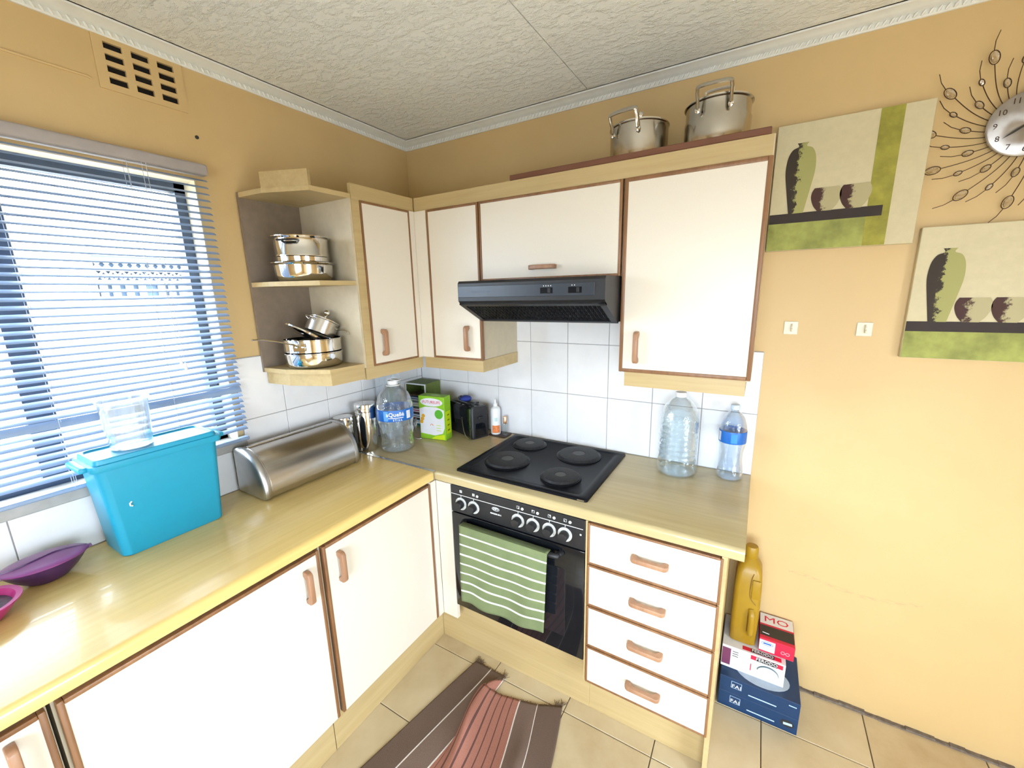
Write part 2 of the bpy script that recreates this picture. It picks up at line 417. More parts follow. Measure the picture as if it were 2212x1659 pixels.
def slab(o, u, v, n, w, h, t=0.0004):
    """thin rectangle centred at o, lying on a face"""
    bm = nb(); box(bm, -w/2, w/2, -h/2, h/2, -t, t, mat=frame_m(o, Vector(u), Vector(v), Vector(n))); return bm
def disc(o, u, v, n, rx, ry, t=0.0004, k=28, ring=0.0):
    bm = nb(); m = frame_m(o, Vector(u), Vector(v), Vector(n))
    out = [(rx*math.cos(2*PI*i/k), ry*math.sin(2*PI*i/k)) for i in range(k)]
    if not ring: prism(bm, out, lambda a, b, d: m @ Vector((a, b, d)), -t, t)
    else: tube(bm, [m @ Vector((a, b, 0)) for a, b in out], ring, 5, closed=True)
    return bm
X, Y, Z = Vector((1,0,0)), Vector((0,1,0)), Vector((0,0,1))

def wall_sheet(lo, hi, holes, fn):
    """rectangular wall with rectangular holes, fn(a, z, depth) -> point, thickness 0.22 outwards"""
    (a0, z0), (a1, z1) = lo, hi
    A = sorted({a0, a1} | {h[0] for h in holes} | {h[1] for h in holes})
    B = sorted({z0, z1} | {h[2] for h in holes} | {h[3] for h in holes})
    bm = nb(); cache = {}
    def V(i, j, d):
        k = (i, j, d)
        if k not in cache: cache[k] = bm.verts.new(fn(A[i], B[j], d))
        return cache[k]
    def solid(i, j):
        if not (0 <= i < len(A)-1 and 0 <= j < len(B)-1): return False
        ca, cb = (A[i]+A[i+1])/2, (B[j]+B[j+1])/2
        return not any(h[0] < ca < h[1] and h[2] < cb < h[3] for h in holes)
    T = 0.22
    for i in range(len(A)-1):
        for j in range(len(B)-1):
            if not solid(i, j): continue
            bm.faces.new([V(i,j,0), V(i+1,j,0), V(i+1,j+1,0), V(i,j+1,0)])
            bm.faces.new([V(i,j,T), V(i,j+1,T), V(i+1,j+1,T), V(i+1,j,T)])
            for di, dj, p, q in ((-1,0,(i,j),(i,j+1)), (1,0,(i+1,j+1),(i+1,j)), (0,-1,(i+1,j),(i,j)), (0,1,(i,j+1),(i+1,j+1))):
                if not solid(i+di, j+dj):
                    bm.faces.new([V(*p,0), V(*q,0), V(*q,T), V(*p,T)])
    return bm

# ------------------------------------------------------------------ room shell
WY0, WY1, WZ0, WZ1 = -2.34, -1.04, 1.09, 2.035          # window opening in the left wall
wl = struct('wall_left', wall_sheet((-RL-0.22, -0.3), (0.0, RH+0.1),
     [(WY0, WY1, WZ0, WZ1), (-1.228, -1.043, 2.255, 2.375)], lambda a, z, d: Vector((-d, a, z))), PAINT)
wb = struct('wall_back', wall_sheet((-0.22, -0.3), (RW, RH+0.1), [], lambda a, z, d: Vector((a, d, z))), PAINT)
wf = struct('wall_front', wall_sheet((0.0, -0.3), (RW, RH+0.1), [(1.2, 2.7, 0.5, 1.85)], lambda a, z, d: Vector((a, -RL-d, z))), PAINT)
wr = struct('wall_right', wall_sheet((-RL-0.22, -0.3), (0.22, RH+0.1), [(-2.25, -1.25, 0.04, 1.75)], lambda a, z, d: Vector((RW+d, a, z))), PAINT)
ce = struct('ceiling', bxo(-0.2, RW+0.2, -RL-0.2, 0.2, RH+0.004, RH+0.1), MORTAR)
for x0, x1 in ((-0.15, 1.0385), (1.0415, 2.2385), (2.2415, RW+0.15)):
    obj('ceiling_board', bxo(x0, x1, -RL-0.1, 0.1, RH-0.004, RH+0.004), CEIL, ce)
fl = struct('floor', bxo(-0.1, RW+0.1, -RL-0.1, 0.1, -0.12, -0.006), FGROUT)
TP, TX0, TY0 = 0.338, 0.503, -0.240
tile_bm = bxo(-TP/2+0.0018, TP/2-0.0018, -TP/2+0.0018, TP/2-0.0018, -0.006, 0.0, bev=0.0012)
tile0 = None
for i in range(-1, 9):
    for j in range(0, 10):
        xa, yb = TX0 + i*TP, TY0 - j*TP
        if xa + TP < 0.52 and yb < -0.5: continue
        if xa > RW - 0.05 or yb - TP < -RL - 0.3: continue
        if tile0 is None:
            tile0 = obj('floor_tile', tile_bm, FTILE, fl); tile0.location = (xa+TP/2, yb-TP/2, 0)
        else: inst(tile0, fl, (xa+TP/2, yb-TP/2, 0))
for i in range(3, 9):        # cut tiles along the back wall, stopping short of the plaster
    xa = TX0 + i*TP
    obj('floor_tile', bxo(xa+0.0018, xa+TP-0.0018, TY0+0.0018, -0.014, -0.006, 0, bev=0.0012), FTILE, fl)
bm = nb()
for k in range(40):           # crumbling mortar along the foot of the wall
    x = 1.72 + k*0.04; h = 0.004 + 0.008*random.random()
    box(bm, x, x+0.041, -0.014-0.004*random.random(), 0.001, -0.005, h)
obj('mortar_line', bm, MORTAR, fl)

# glazed wall tiles
def tile_run(parent, fn, cells, name='wall_tile'):
    for a0, a1, z0, z1 in cells:
        bm = nb()
        pts = [fn(a, z, d) for d in (0.002, 0.0075) for a, z in ((a0+.0014, z0+.0014), (a1-.0014, z0+.0014), (a1-.0014, z1-.0014), (a0+.0014, z1-.0014))]
        vs = [bm.verts.new(p) for p in pts]
        for f in ((0,3,2,1),(4,5,6,7),(0,1,5,4),(1,2,6,5),(2,3,7,6),(3,0,4,7)): bm.faces.new([vs[q] for q in f])
        bmesh.ops.bevel(bm, geom=bm.edges[:], offset=0.001, segments=1, affect='EDGES')
        obj(name, bm, WTILE, parent)
xs = [0.008, 0.148] + [0.744 + k*0.1985 for k in range(-2, 6)]
cells = []
for a, b in zip(xs, xs[1:]):
    for z0, z1 in ((0.901, 1.152), (1.152, 1.396)): cells.append((a, b, z0, z1))
    if 0.5 < a < 1.3: cells.append((a, b, 1.396, 1.640))
tile_run(wb, lambda a, z, d: Vector((a, -d, z)), cells)
bm = nb(); box(bm, 0.0, 1.736, -0.0045, 0.0, 0.885, 1.397); box(bm, 0.545, 1.34, -0.0045, 0.0, 1.397, 1.64)
obj('grout_bed', bm, GROUT, wb)
ys = [-0.842 + 0.199*k for k in range(-1, 5)]
ys = [-1.02] + ys[1:] 
cells = []
for a, b in zip(ys, ys[1:] + [-0.008]):
    for z0, z1 in ((0.901, 1.166), (1.166, 1.410)): cells.append((a, b, z0, z1))
yy = [-2.44, -2.239, -2.04, -1.841, -1.642, -1.443, -1.244, -1.02]
for a, b in zip(yy, yy[1:]): cells.append((a, b, 0.901, 1.060))
tile_run(wl, lambda a, z, d: Vector((d, a, z)), cells)
bm = nb(); box(bm, 0.0, 0.0045, -1.02, 0.0, 0.885, 1.411); box(bm, 0.0, 0.0045, -2.44, -1.02, 0.885, 1.061)
obj('grout_bed', bm, GROUT, wl)

# moulded cornices
def cornice(name, fn, length):
    prof = [(0.0, RH-0.037), (0.006, RH-0.037), (0.009, RH-0.033), (0.009, RH-0.022), (0.015, RH-0.019), (0.021, RH-0.0185),
            (0.028, RH-0.0150), (0.036, RH-0.0115), (0.045, RH-0.0095), (0.050, RH-0.0085), (0.052, RH-0.004), (0.058, RH-0.004), (0.058, RH), (0.0, RH)]
    bm = nb(); prism(bm, prof, fn, 0.0, length)
    o = struct(name, bm, CORN, 35)
    bm = nb(); n = int(length/0.017)
    for k in range(n):                      # rope pattern along the lower band
        s = 0.012 + k*0.017
        p = [Vector(fn(0.010, RH-0.034, s-0.004)), Vector(fn(0.0125, RH-0.028, s)), Vector(fn(0.012, RH-0.022, s+0.004))]
        tube(bm, p, [0.0025, 0.0046, 0.0025], 5)
    r = obj('rope_moulding', bm, CORN, o, 50); r['kind'] = 'stuff'
    return o
cornice('trim_1', lambda p, z, s: Vector((s, -p, z)), RW)
cornice('trim_2', lambda p, z, s: Vector((p, -s, z)), RL)

# ------------------------------------------------------------------ outdoors
g = struct('ground', bxo(-30, 30, -30, 30, -0.6, -0.3), plain('dark_yard_ground', (0.40, 0.38, 0.345), 0.95, var=0.2))
bw = struct('boundary_wall', bxo(-3.25, -3.05, -7, 5, -0.31, 1.58), CONC)
obj('coping', bxo(-3.28, -3.02, -7, 5, 1.58, 1.63, bev=0.01), CONC, bw)
DKB = plain('painted_depth_shade', (0.05, 0.085, 0.14), 0.8)  # dark blue-grey paints the shaded depth behind the lattice openings
lt = thing('breeze_block_screen', 'pale lattice screen of crossed blocks beyond the window', 'screen', (-3.1, -0.18, 1.63))
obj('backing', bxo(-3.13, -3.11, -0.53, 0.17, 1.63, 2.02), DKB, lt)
bm = bxo(-3.12, -3.06, -0.56, -0.52, 1.63, 2.05)
obj('post', bm, CONC, lt); obj('post', bxo(-3.12, -3.06, 0.15, 0.19, 1.63, 2.05), CONC, lt)
for z0, z1 in ((1.98, 2.0), (1.89, 1.905), (1.80, 1.815), (1.63, 1.655)): obj('rail', bxo(-3.11, -3.06, -0.52, 0.15, z0, z1), CONC, lt)
for r in range(2):
    for k in range(11):
        bm = nb(); y0 = -0.52 + 0.061*k; zz = 1.815 + 0.09*r
        for sgn in (1, -1):
            tube(bm, [(-3.08, y0+0.03-0.028*sgn, zz), (-3.08, y0+0.03+0.028*sgn, zz+0.075)], 0.008, 4)
        obj('cross_block', bm, CONC, lt)
for y0 in (-0.50, -0.42, -0.33, -0.24, -0.10, -0.02, 0.06, 0.12): obj('picket', bxo(-3.10, -3.07, y0, y0+0.045, 1.655, 1.80), CONC, lt)

# ------------------------------------------------------------------ window in the left wall
w1 = thing('window_1', None, None, (-0.09, -1.69, WZ0), kind='structure')
bm = nb(); FX0, FX1 = -0.115, -0.08
box(bm, FX0, FX1, WY0, WY1, WZ1-0.035, WZ1); box(bm, FX0, FX1, WY0, WY1, WZ0, WZ0+0.035)
box(bm, FX0, FX1, WY1-0.034, WY1, WZ0, WZ1); box(bm, FX0, FX1, WY0, WY0+0.034, WZ0, WZ1)
obj('window_frame', bm, FRAME, w1)
obj('mullion', bxo(FX0, FX1, -1.545, -1.485, WZ0+0.035, WZ1-0.035), FRAME, w1)
obj('pane', bxo(-0.101, -0.098, -1.485, WY1-0.034, WZ0+0.035, WZ1-0.035), GLASS, w1)
obj('pane', bxo(-0.101, -0.098, WY0+0.034, -1.545, WZ0+0.035, WZ1-0.035), GLASS, w1)
bm = nb()
box(bm, -0.079, 0.0, WY1-0.003, WY1+0.001, WZ0, WZ1); box(bm, -0.079, 0.0, WY0, WY1, WZ1-0.003, WZ1+0.001)
obj('reveal_lining', bm, REVEAL, w1)
obj('window_sill', bxo(-0.08, 0.022, WY0-0.05, WY1+0.02, WZ0-0.028, WZ0+0.004, bev=0.004, seg=2), SILL, w1)
# glazed openings behind the camera: daylight for the room
w2 = thing('window_2', None, None, (1.95, -RL-0.1, 0.5), kind='structure')
bm = nb()
for x0, x1 in ((1.2, 1.24), (1.93, 1.97), (2.66, 2.70)): box(bm, x0, x1, -RL-0.12, -RL-0.08, 0.5, 1.85)
for z0, z1 in ((0.5, 0.54), (1.81, 1.85)): box(bm, 1.2, 2.7, -RL-0.12, -RL-0.08, z0, z1)
obj('window_frame', bm, WHITEP, w2)
obj('pane', bxo(1.24, 1.93, -RL-0.101, -RL-0.098, 0.54, 1.81), GLASS, w2); obj('pane', bxo(1.97, 2.66, -RL-0.101, -RL-0.098, 0.54, 1.81), GLASS, w2)
d1 = thing('door_1', None, None, (RW+0.1, -1.75, 0.04), kind='structure')
bm = nb()
for y0, y1 in ((-2.25, -2.21), (-1.77, -1.73), (-1.29, -1.25)): box(bm, RW+0.08, RW+0.12, y0, y1, 0.04, 1.75)
for z0, z1 in ((0.04, 0.1), (1.70, 1.75)): box(bm, RW+0.08, RW+0.12, -2.25, -1.25, z0, z1)
obj('door_frame', bm, WHITEP, d1)
obj('pane', bxo(RW+0.098, RW+0.101, -2.21, -1.77, 0.1, 1.70), GLASS, d1); obj('pane', bxo(RW+0.098, RW+0.101, -1.73, -1.29, 0.1, 1.70), GLASS, d1)

# ------------------------------------------------------------------ venetian blind
vb = thing('venetian_blind', 'venetian blind in painted skylight blue with open slats hanging across the window', 'blind', (0.034, -1.69, 2.08))
BY0, BY1 = -2.37, -1.022
obj('headrail', bxo(0.012, 0.052, BY0-0.01, BY1+0.005, 2.044, 2.080, bev=0.008, seg=3), RAIL, vb, 40)
SHX = 0.034
bm = nb()
sec = [(-0.0125, 0.0), (-0.006, 0.0014), (0.0, 0.0019), (0.006, 0.0014), (0.0125, 0.0)]
prism(bm, sec + [(a, b-0.0007) for a, b in sec[::-1]], lambda u, v, d: Vector((u, d, v)), -(BY1-BY0)/2, (BY1-BY0)/2)
o0 = None; z = 2.030; k = 0; base = Vector((0.034, -1.69, 2.08)); mid = (BY0+BY1)/2
TILT = math.radians(24)
while z > 1.128:
    loc = Vector((SHX, mid, z)) - base; rot = (random.uniform(-0.0012, 0.0012), TILT + random.uniform(-0.03, 0.03), 0)
    if abs(z-1.300) < 0.0107: rot = (0.004, math.radians(62), 0.0)
    if o0 is None:
        me = bpy.data.meshes.new('slat'); bmesh.ops.recalc_face_normals(bm, faces=bm.faces[:]); bm.to_mesh(me); bm.free(); me.materials.append(SLAT)
        o0 = bpy.data.objects.new('slat', me); COL.objects.link(o0); o0.parent = vb; o0.location = loc; o0.rotation_euler = rot
    else: inst(o0, vb, loc, rot)
    z -= 0.0215
obj('bottom_rail', bxo(0.020, 0.048, BY0, BY1, 1.100, 1.113, bev=0.003), SLAT, vb)
for y in (-1.237, -1.508, -1.95):
    for dx in (-0.0135, 0.0135): obj('ladder_cord', tub([(SHX+dx, y, 2.046), (SHX+dx, y, 1.11)], 0.0007, 5), CORD, vb)
    obj('ladder_cord', tub([(SHX, y+0.007, 2.046), (SHX, y+0.007, 1.11)], 0.0006, 5), CORD, vb)
for dy, ze in ((0.0, 1.440), (0.011, 1.423)):
    y = -1.203 + dy
    c = obj('pull_cord', tub([(0.055, y, 2.046), (0.056, y, 1.75), (0.055, y+0.003, ze)], 0.0008, 5), CORD, vb)
    obj('tassel', lat([(0.002, 0.014), (0.004, 0.006), (0.0045, -0.008), (0.002, -0.014)], (0.055, y+0.003, ze-0.01), 10), WHITEP, c, 40)

# ------------------------------------------------------------------ wall fittings, left wall
av = thing('air_vent', 'painted air brick with twelve slots high on the wall above the blind', 'vent', (0.0, -1.136, 2.25))
bm = nb(); V0, V1, Q0, Q1 = -1.246, -1.026, 2.243, 2.3835
hy = [(-1.221+0.0640*i, -1.221+0.0640*i+0.043) for i in range(3)]; hz = [(2.261+0.0305*i, 2.261+0.0305*i+0.0175) for i in range(4)]
A = sorted([V0, V1] + [v for p in hy for v in p]); B = sorted([Q0, Q1] + [v for p in hz for v in p])
for i in range(len(A)-1):
    for j in range(len(B)-1):
        if i % 2 == 1 and j % 2 == 1: continue
        box(bm, -0.004, 0.004, A[i], A[i+1], B[j], B[j+1])
bmesh.ops.remove_doubles(bm, verts=bm.verts[:], dist=0.0001)
obj('grille', bm, PAINT, av)
obj('dark_backing_sheet', bxo(-0.022, -0.018, -1.228, -1.043, 2.255, 2.375), DARKV, av)  # solid dark sheet added so the slots read as unlit
bm = tub([(0.001, -2.3, 2.263), (0.001, -1.27, 2.262), (0.001, -1.262, 2.259)], 0.004, 6)
tag(obj('cable_ridge', bm, PAINT, base=(0.0, -1.6, 2.262)), 'thin painted cable ridge running along the wall to the air brick', 'cable')
tag(obj('screw_hole_plug', lat([(0.006, 0.0), (0.006, 0.003), (0.002, 0.004)], (0, 0, 0), 8, Matrix.Translation((0, -1.012, 2.175)) @ Matrix.Rotation(PI/2, 4, 'Y')), INKK, base=(0.0, -1.012, 2.175)),
    'small black wall plug above the end of the blind', 'wall plug')

# ------------------------------------------------------------------ cabinet helpers
def handle(parent, c, along, out, length, mat=HANDLE):
    """carved wooden bow handle; c = centre on the door face"""
    side = Vector(along).cross(Vector(out)).normalized()
    c = Vector(c); al = Vector(along); ou = Vector(out); L2 = length/2
    pts = [(-L2+.003, 0), (-L2, .004), (-L2, .020), (-L2+.004, .027), (-L2+.011, .031), (L2-.011, .031), (L2-.004, .027), (L2, .020), (L2, .004), (L2-.003, 0),
           (L2-.015, 0), (L2-.017, .010), (L2-.024, .018), (-L2+.024, .018), (-L2+.017, .010), (-L2+.015, 0)]
    bm = nb(); prism(bm, pts, lambda u, v, d: c + al*u + ou*v + side*d, -0.008, 0.008, bev=0.0025)
    return obj('handle', bm, mat, parent, 45, 'brown carved wooden bow handle')
def door(parent, o, u, n, w, h, name='door', edges='lrtb', e=0.011, handle_at=None, hdir=None, hl=0.112, tilt=0.0):
    """lipped laminate door: o lower corner on the front face, u across, n outwards"""
    o = Vector(o); u = Vector(u); n = Vector(n)
    m = frame_m(o, u, Z, n)
    bm = nb(); box(bm, e*0.6 if 'l' in edges else 0, w-(e*0.6 if 'r' in edges else 0), e*0.6 if 'b' in edges else 0, h-(e*0.6 if 't' in edges else 0), -0.016, 0.0, mat=m)
    d = obj(name, bm, CREAM, parent)
    for s, a in (('l', (0, e, 0, h)), ('r', (w-e, w, 0, h)), ('b', (e*0.98 if 'l' in edges else 0, w-(e*0.98 if 'r' in edges else 0), 0, e)), ('t', (e*0.98 if 'l' in edges else 0, w-(e*0.98 if 'r' in edges else 0), h-e, h))):
        if s in edges:
            bm = nb(); box(bm, *a, -0.017, 0.0025, bev=0.0025, seg=2, mat=m); obj('wood_lipping', bm, EDGE, d, 40)
    if handle_at is not None:
        handle(d, o + u*handle_at[0] + Z*handle_at[1], hdir or Z, n, hl)
    return d

# ------------------------------------------------------------------ wall cabinets
UF, UZ0, UZ1 = 0.331, 1.344, 1.998
def carcass(parent, x0, x1, y0, y1, z0, z1, mat=CARC):
    return obj('carcass', bxo(x0, x1, y0, y1, z0, z1), mat, parent)
ca = thing('wall_cabinet', 'narrow cream wall cabinet beside the cooker hood with exposed side', 'cabinet', (0.54, -0.16, UZ0), group='cream wall cabinets')
carcass(ca, 0.331, 0.668, -UF+0.018, -0.008, UZ0, UZ1)
obj('filler_strip', bxo(0.331, 0.399, -UF, -UF+0.018, UZ0, UZ1), CREAM, ca)
door(ca, (0.402, -UF, UZ0), X, -Y, 0.278, UZ1-UZ0, handle_at=(0.205, 0.097), e=0.010)
obj('pelmet', bxo(0.331, 0.672, -UF+0.012, -0.014, 1.290, UZ0), OAKX, ca)
cb = thing('wall_cabinet', 'wide short cream flap cabinet directly above the cooker hood', 'cabinet', (0.98, -0.16, 1.683), group='cream wall cabinets')
carcass(cb, 0.670, 1.276, -UF+0.018, -0.008, 1.683, UZ1)
door(cb, (0.684, -UF, 1.683), X, -Y, 0.592, UZ1-1.683, name='flap_door', handle_at=(0.294, 0.045), hdir=X, e=0.010)
cc = thing('wall_cabinet', 'tall cream wall cabinet to the right of the hood, under the shiny pots', 'cabinet', (1.49, -0.16, UZ0), group='cream wall cabinets')
carcass(cc, 1.280, 1.690, -UF+0.018, -0.008, UZ0, UZ1)
obj('side_panel', bxo(1.690, 1.703, -UF+0.006, -0.001, UZ0-0.004, 2.055), CARC, cc)
door(cc, (1.282, -UF, UZ0), X, -Y, 0.421, UZ1-UZ0, handle_at=(0.062, 0.092), e=0.013)
obj('pelmet', bxo(1.300, 1.690, -UF+0.012, -0.014, 1.290, UZ0), OAKX, cc)
cd = thing('wall_cabinet', 'cream wall cabinet on the window wall between open shelf and corner', 'cabinet', (0.16, -0.5, UZ0), group='cream wall cabinets')
carcass(cd, 0.008, UF-0.018, -0.664, -0.335, UZ0, UZ1)
obj('end_lipping', bxo(UF-0.018, UF, -0.668, -0.632, UZ0, UZ1), OAKY, cd)
door(cd, (UF, -0.362, UZ0), -Y, X, 0.268, UZ1-UZ0, handle_at=(0.212, 0.095), e=0.009)
obj('filler_strip', bxo(UF-0.018, UF, -0.361, -0.332, UZ0, UZ1), CREAM, cd)
obj('pelmet', bxo(0.014, UF-0.012, -0.664, -0.322, 1.290, UZ0), OAKY, cd)
# fascia boards on top of the wall cabinets
fb = nb(); box(fb, 0.331, 1.700, -UF+0.004, -UF+0.020, UZ1+0.001, 2.055)
tag(obj('fascia_board', fb, OAKX, base=(1.0, -0.32, UZ1)), 'long pale oak fascia board above the hood wall cabinets', 'board')
fb = nb(); box(fb, UF-0.020, UF-0.004, -0.664, -0.330, UZ1+0.001, 2.055)
tag(obj('fascia_board', fb, OAKY, base=(0.32, -0.5, UZ1)), 'short pale oak fascia board above the window wall cabinet', 'board')
fb = nb(); box(fb, 0.833, 1.692, -UF+0.002, -0.03, 2.056, 2.075, bev=0.002)
tag(obj('shelf_plank', fb, PLANK, base=(1.26, -0.18, 2.056)), 'dark brown plank laid on the cabinets under two pots', 'plank')

# open end shelf
es = thing('end_shelf_unit', 'open angled end shelf holding steel pans next to the window', 'shelf', (0.15, -0.79, UZ0))
PL = [(0.008, -0.916), (0.150, -0.905), (0.322, -0.835), (0.329, -0.669), (0.008, -0.669)]
def ins(pl, d): 
    return [(pl[0][0], pl[0][1]+d), (pl[1][0]-d*0.3, pl[1][1]+d), (pl[2][0]-d, pl[2][1]+d*0.4), (pl[3][0]-d, pl[3][1]), pl[4]]
def plan(pl, z0, z1):
    bm = nb(); prism(bm, pl, lambda u, v, d: Vector((u, v, d)), z0, z1); return bm
obj('back_panel', bxo(0.0075, 0.020, -0.916, -0.669, UZ0, 2.016), plain('painted_shade_back_board', (0.22, 0.165, 0.12), 0.5, var=0.08), es)  # dark brown paints the shade inside the shelf into the back panel
obj('side_panel', bxo(0.021, 0.329, -0.679, -0.6685, UZ0, UZ1), CARC, es)
for z0 in (UZ0+0.001, 1.676, 1.998): obj('shelf_board', plan(PL, z0, z0+0.017), OAKY, es)
bm = nb(); prism(bm, [(0.012, -0.902), (0.147, -0.892), (0.311, -0.825), (0.317, -0.670), (0.300, -0.670), (0.295, -0.812), (0.142, -0.876), (0.012, -0.886)], lambda u, v, d: Vector((u, v, d)), 1.296, UZ0+0.0005)
obj('pelmet', bm, OAKY, es)
bm = nb(); prism(bm, [(0.150, -0.903), (0.320, -0.834), (0.313, -0.819), (0.143, -0.888)], lambda u, v, d: Vector((u, v, d)), 2.0155, 2.068)
obj('fascia_panel', bm, OAKY, es)

# ------------------------------------------------------------------ cooker hood
hd = thing('cooker_hood', 'black slanted cooker hood under the flap cabinet above the hob', 'cooker hood', (0.98, -0.25, 1.527))
HX0, HX1 = 0.684, 1.2765
prof = [(-0.010, 1.6815), (-0.484, 1.6815), (-0.492, 1.672), (-0.492, 1.606), (-0.484, 1.598), (-0.335, 1.524), (-0.010, 1.524)]
def sl(t, off): # point on the slanted underside, t=0 front, 1 back
    a = Vector((0, -0.484, 1.598)); b = Vector((0, -0.335, 1.524)); p = a.lerp(b, t); n = Vector((0, -0.074, -0.149)).normalized()
    return p + n*off
bm = nb(); prism(bm, prof, lambda u, v, d: Vector((d, u, v)), HX0, HX1); obj('body', bm, BLACKM, hd)
obj('front_strip', bxo(HX0+0.002, HX1-0.035, -0.4945, -0.491, 1.620, 1.662, bev=0.001), HOODF, hd)
bm = nb()
for x0, x1 in ((HX0, HX0+0.022), (HX1-0.022, HX1)):
    vs = []
    prism(bm, [(0, 0), (1, 0), (1, 1), (0, 1)], lambda u, v, d: sl(u, 0.006*v) + X*d, x0, x1)
prism(bm, [(0, 0), (0.10, 0), (0.10, 1), (0, 1)], lambda u, v, d: sl(u, 0.006*v) + X*d, HX0, HX1)
prism(bm, [(0.92, 0), (1, 0), (1, 1), (0.92, 1)], lambda u, v, d: sl(u, 0.006*v) + X*d, HX0, HX1)
obj('underside_rim', bm, BLACKM, hd)
for k in range(34):                           # grease filter louvres
    bm = nb(); x = HX0 + 0.03 + k*0.0159
    for r in range(5):
        t0 = 0.15 + r*0.155
        prism(bm, [(t0, 0), (t0+0.10, 0), (t0+0.10, 0.004), (t0, 0.001)], lambda u, v, d: sl(u, v+0.0002) + X*d, x, x+0.011)
    obj('filter_louvre', bm, BLACK, hd)
for x in (1.045, 1.150):
    s = obj('slider_slot', bxo(x, x+0.048, -0.4955, -0.494, 1.629, 1.649, bev=0.0006), BLACK, hd)
    obj('slider_knob', bxo(x+0.030, x+0.040, -0.4985, -0.495, 1.631, 1.647, bev=0.001), BLACKM, s)
    for q in range(4 if x < 1.1 else 2): obj('tick_mark', bxo(x+0.012+q*0.009, x+0.015+q*0.009, -0.4950, -0.4943, 1.653, 1.656), INKW, s)
obj('printed_mark', bxo(0.745, 0.835, -0.4949, -0.4943, 1.6385, 1.6425), plain('faint_grey_ink', (0.07, 0.085, 0.11), 0.5), hd)

# ------------------------------------------------------------------ worktops
CD, CT = 0.578, 0.040
def top_prof(d):      # outline across the worktop: depth from wall, height
    z1, z0 = 0.900, 0.900-CT
    return [(0.0078, z0), (d-0.006, z0), (d-0.001, z0+0.004), (d, z0+0.012), (d, z1-0.014), (d-0.002, z1-0.007), (d-0.007, z1-0.002), (d-0.014, z1), (0.0078, z1)]
bm = nb(); prism(bm, top_prof(CD), lambda u, v, d: Vector((d, -u, v)), 0.0078, 1.736)
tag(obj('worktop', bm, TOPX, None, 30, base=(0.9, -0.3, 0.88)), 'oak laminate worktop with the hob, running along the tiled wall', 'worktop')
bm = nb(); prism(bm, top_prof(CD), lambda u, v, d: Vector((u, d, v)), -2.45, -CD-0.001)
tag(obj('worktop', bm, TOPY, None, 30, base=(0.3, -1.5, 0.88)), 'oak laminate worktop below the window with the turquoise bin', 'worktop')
bm = nb(); box(bm, 0.009, CD+0.002, -CD-0.0075, -CD+0.0075, 0.9003, 0.9018, bev=0.0006)
box(bm, CD+0.0004, CD+0.0022, -CD-0.0075, -CD+0.0075, 0.862, 0.9015)
tag(obj('joint_strip', bm, STEELD, base=(0.3, -CD, 0.9)), 'metal joint strip across the worktop corner', 'metal strip')

# ------------------------------------------------------------------ base units
BF, BZ0, BZ1 = 0.573, 0.189, 0.856
du = thing('drawer_unit', 'cream four drawer base unit at the end of the worktop', 'drawer unit', (1.48, -0.28, 0))
obj('carcass', bxo(1.262, 1.678, -BF+0.018, -0.012, BZ0, BZ1+0.003), CARC, du)
obj('side_panel', bxo(1.679, 1.694, -BF+0.002, -0.012, 0.001, BZ1+0.003), OAKX, du)
obj('side_panel', bxo(1.2565, 1.2625, -BF, -0.05, BZ0, BZ1+0.003), OAKX, du)
zs = [(0.694, 0.853), (0.525, 0.691), (0.352, 0.522), (0.190, 0.349)]
for z0, z1 in zs:
    door(du, (1.264, -BF, z0), X, -Y, 0.420, z1-z0, name='drawer', e=0.008, handle_at=(0.212, (z1-z0)*0.52), hdir=X, hl=0.118)
obj('plinth', bxo(1.262, 1.6785, -0.511, -0.495, 0.001, BZ0), OAKX, du)

ov = thing('oven', 'black built-in oven with six knobs and a towel over its door', 'oven', (0.956, -0.28, 0.276))
OX0, OX1 = 0.6595, 1.2545
obj('body', bxo(OX0+0.01, OX1-0.01, -0.55, -0.03, 0.29, 0.856), BLACKM, ov)
obj('control_panel', bxo(OX0, OX1, -0.574, -0.55, 0.738, 0.857, bev=0.002), BLACKM, ov)
dr = obj('door', bxo(OX0, OX1, -0.574, -0.55, 0.277, 0.733, bev=0.003, seg=2), BGLASS, ov, 40)
obj('handle', tub(smooth_path([(0.725, -0.576, 0.706), (0.732, -0.596, 0.706), (0.75, -0.608, 0.706), (0.95, -0.610, 0.706), (1.14, -0.608, 0.706), (1.160, -0.596, 0.706), (1.168, -0.576, 0.706)], 5), 0.011, 10), BLACKM, dr, 60)
obj('inner_window', bxo(0.735, 1.180, -0.5755, -0.5735, 0.35, 0.64, bev=0.0008), plain('dark_oven_window', (0.012, 0.013, 0.016), 0.05), dr)
obj('printed_line', bxo(OX0+0.003, OX1-0.008, -0.5749, -0.5738, 0.8195, 0.8215), INKW, ov)
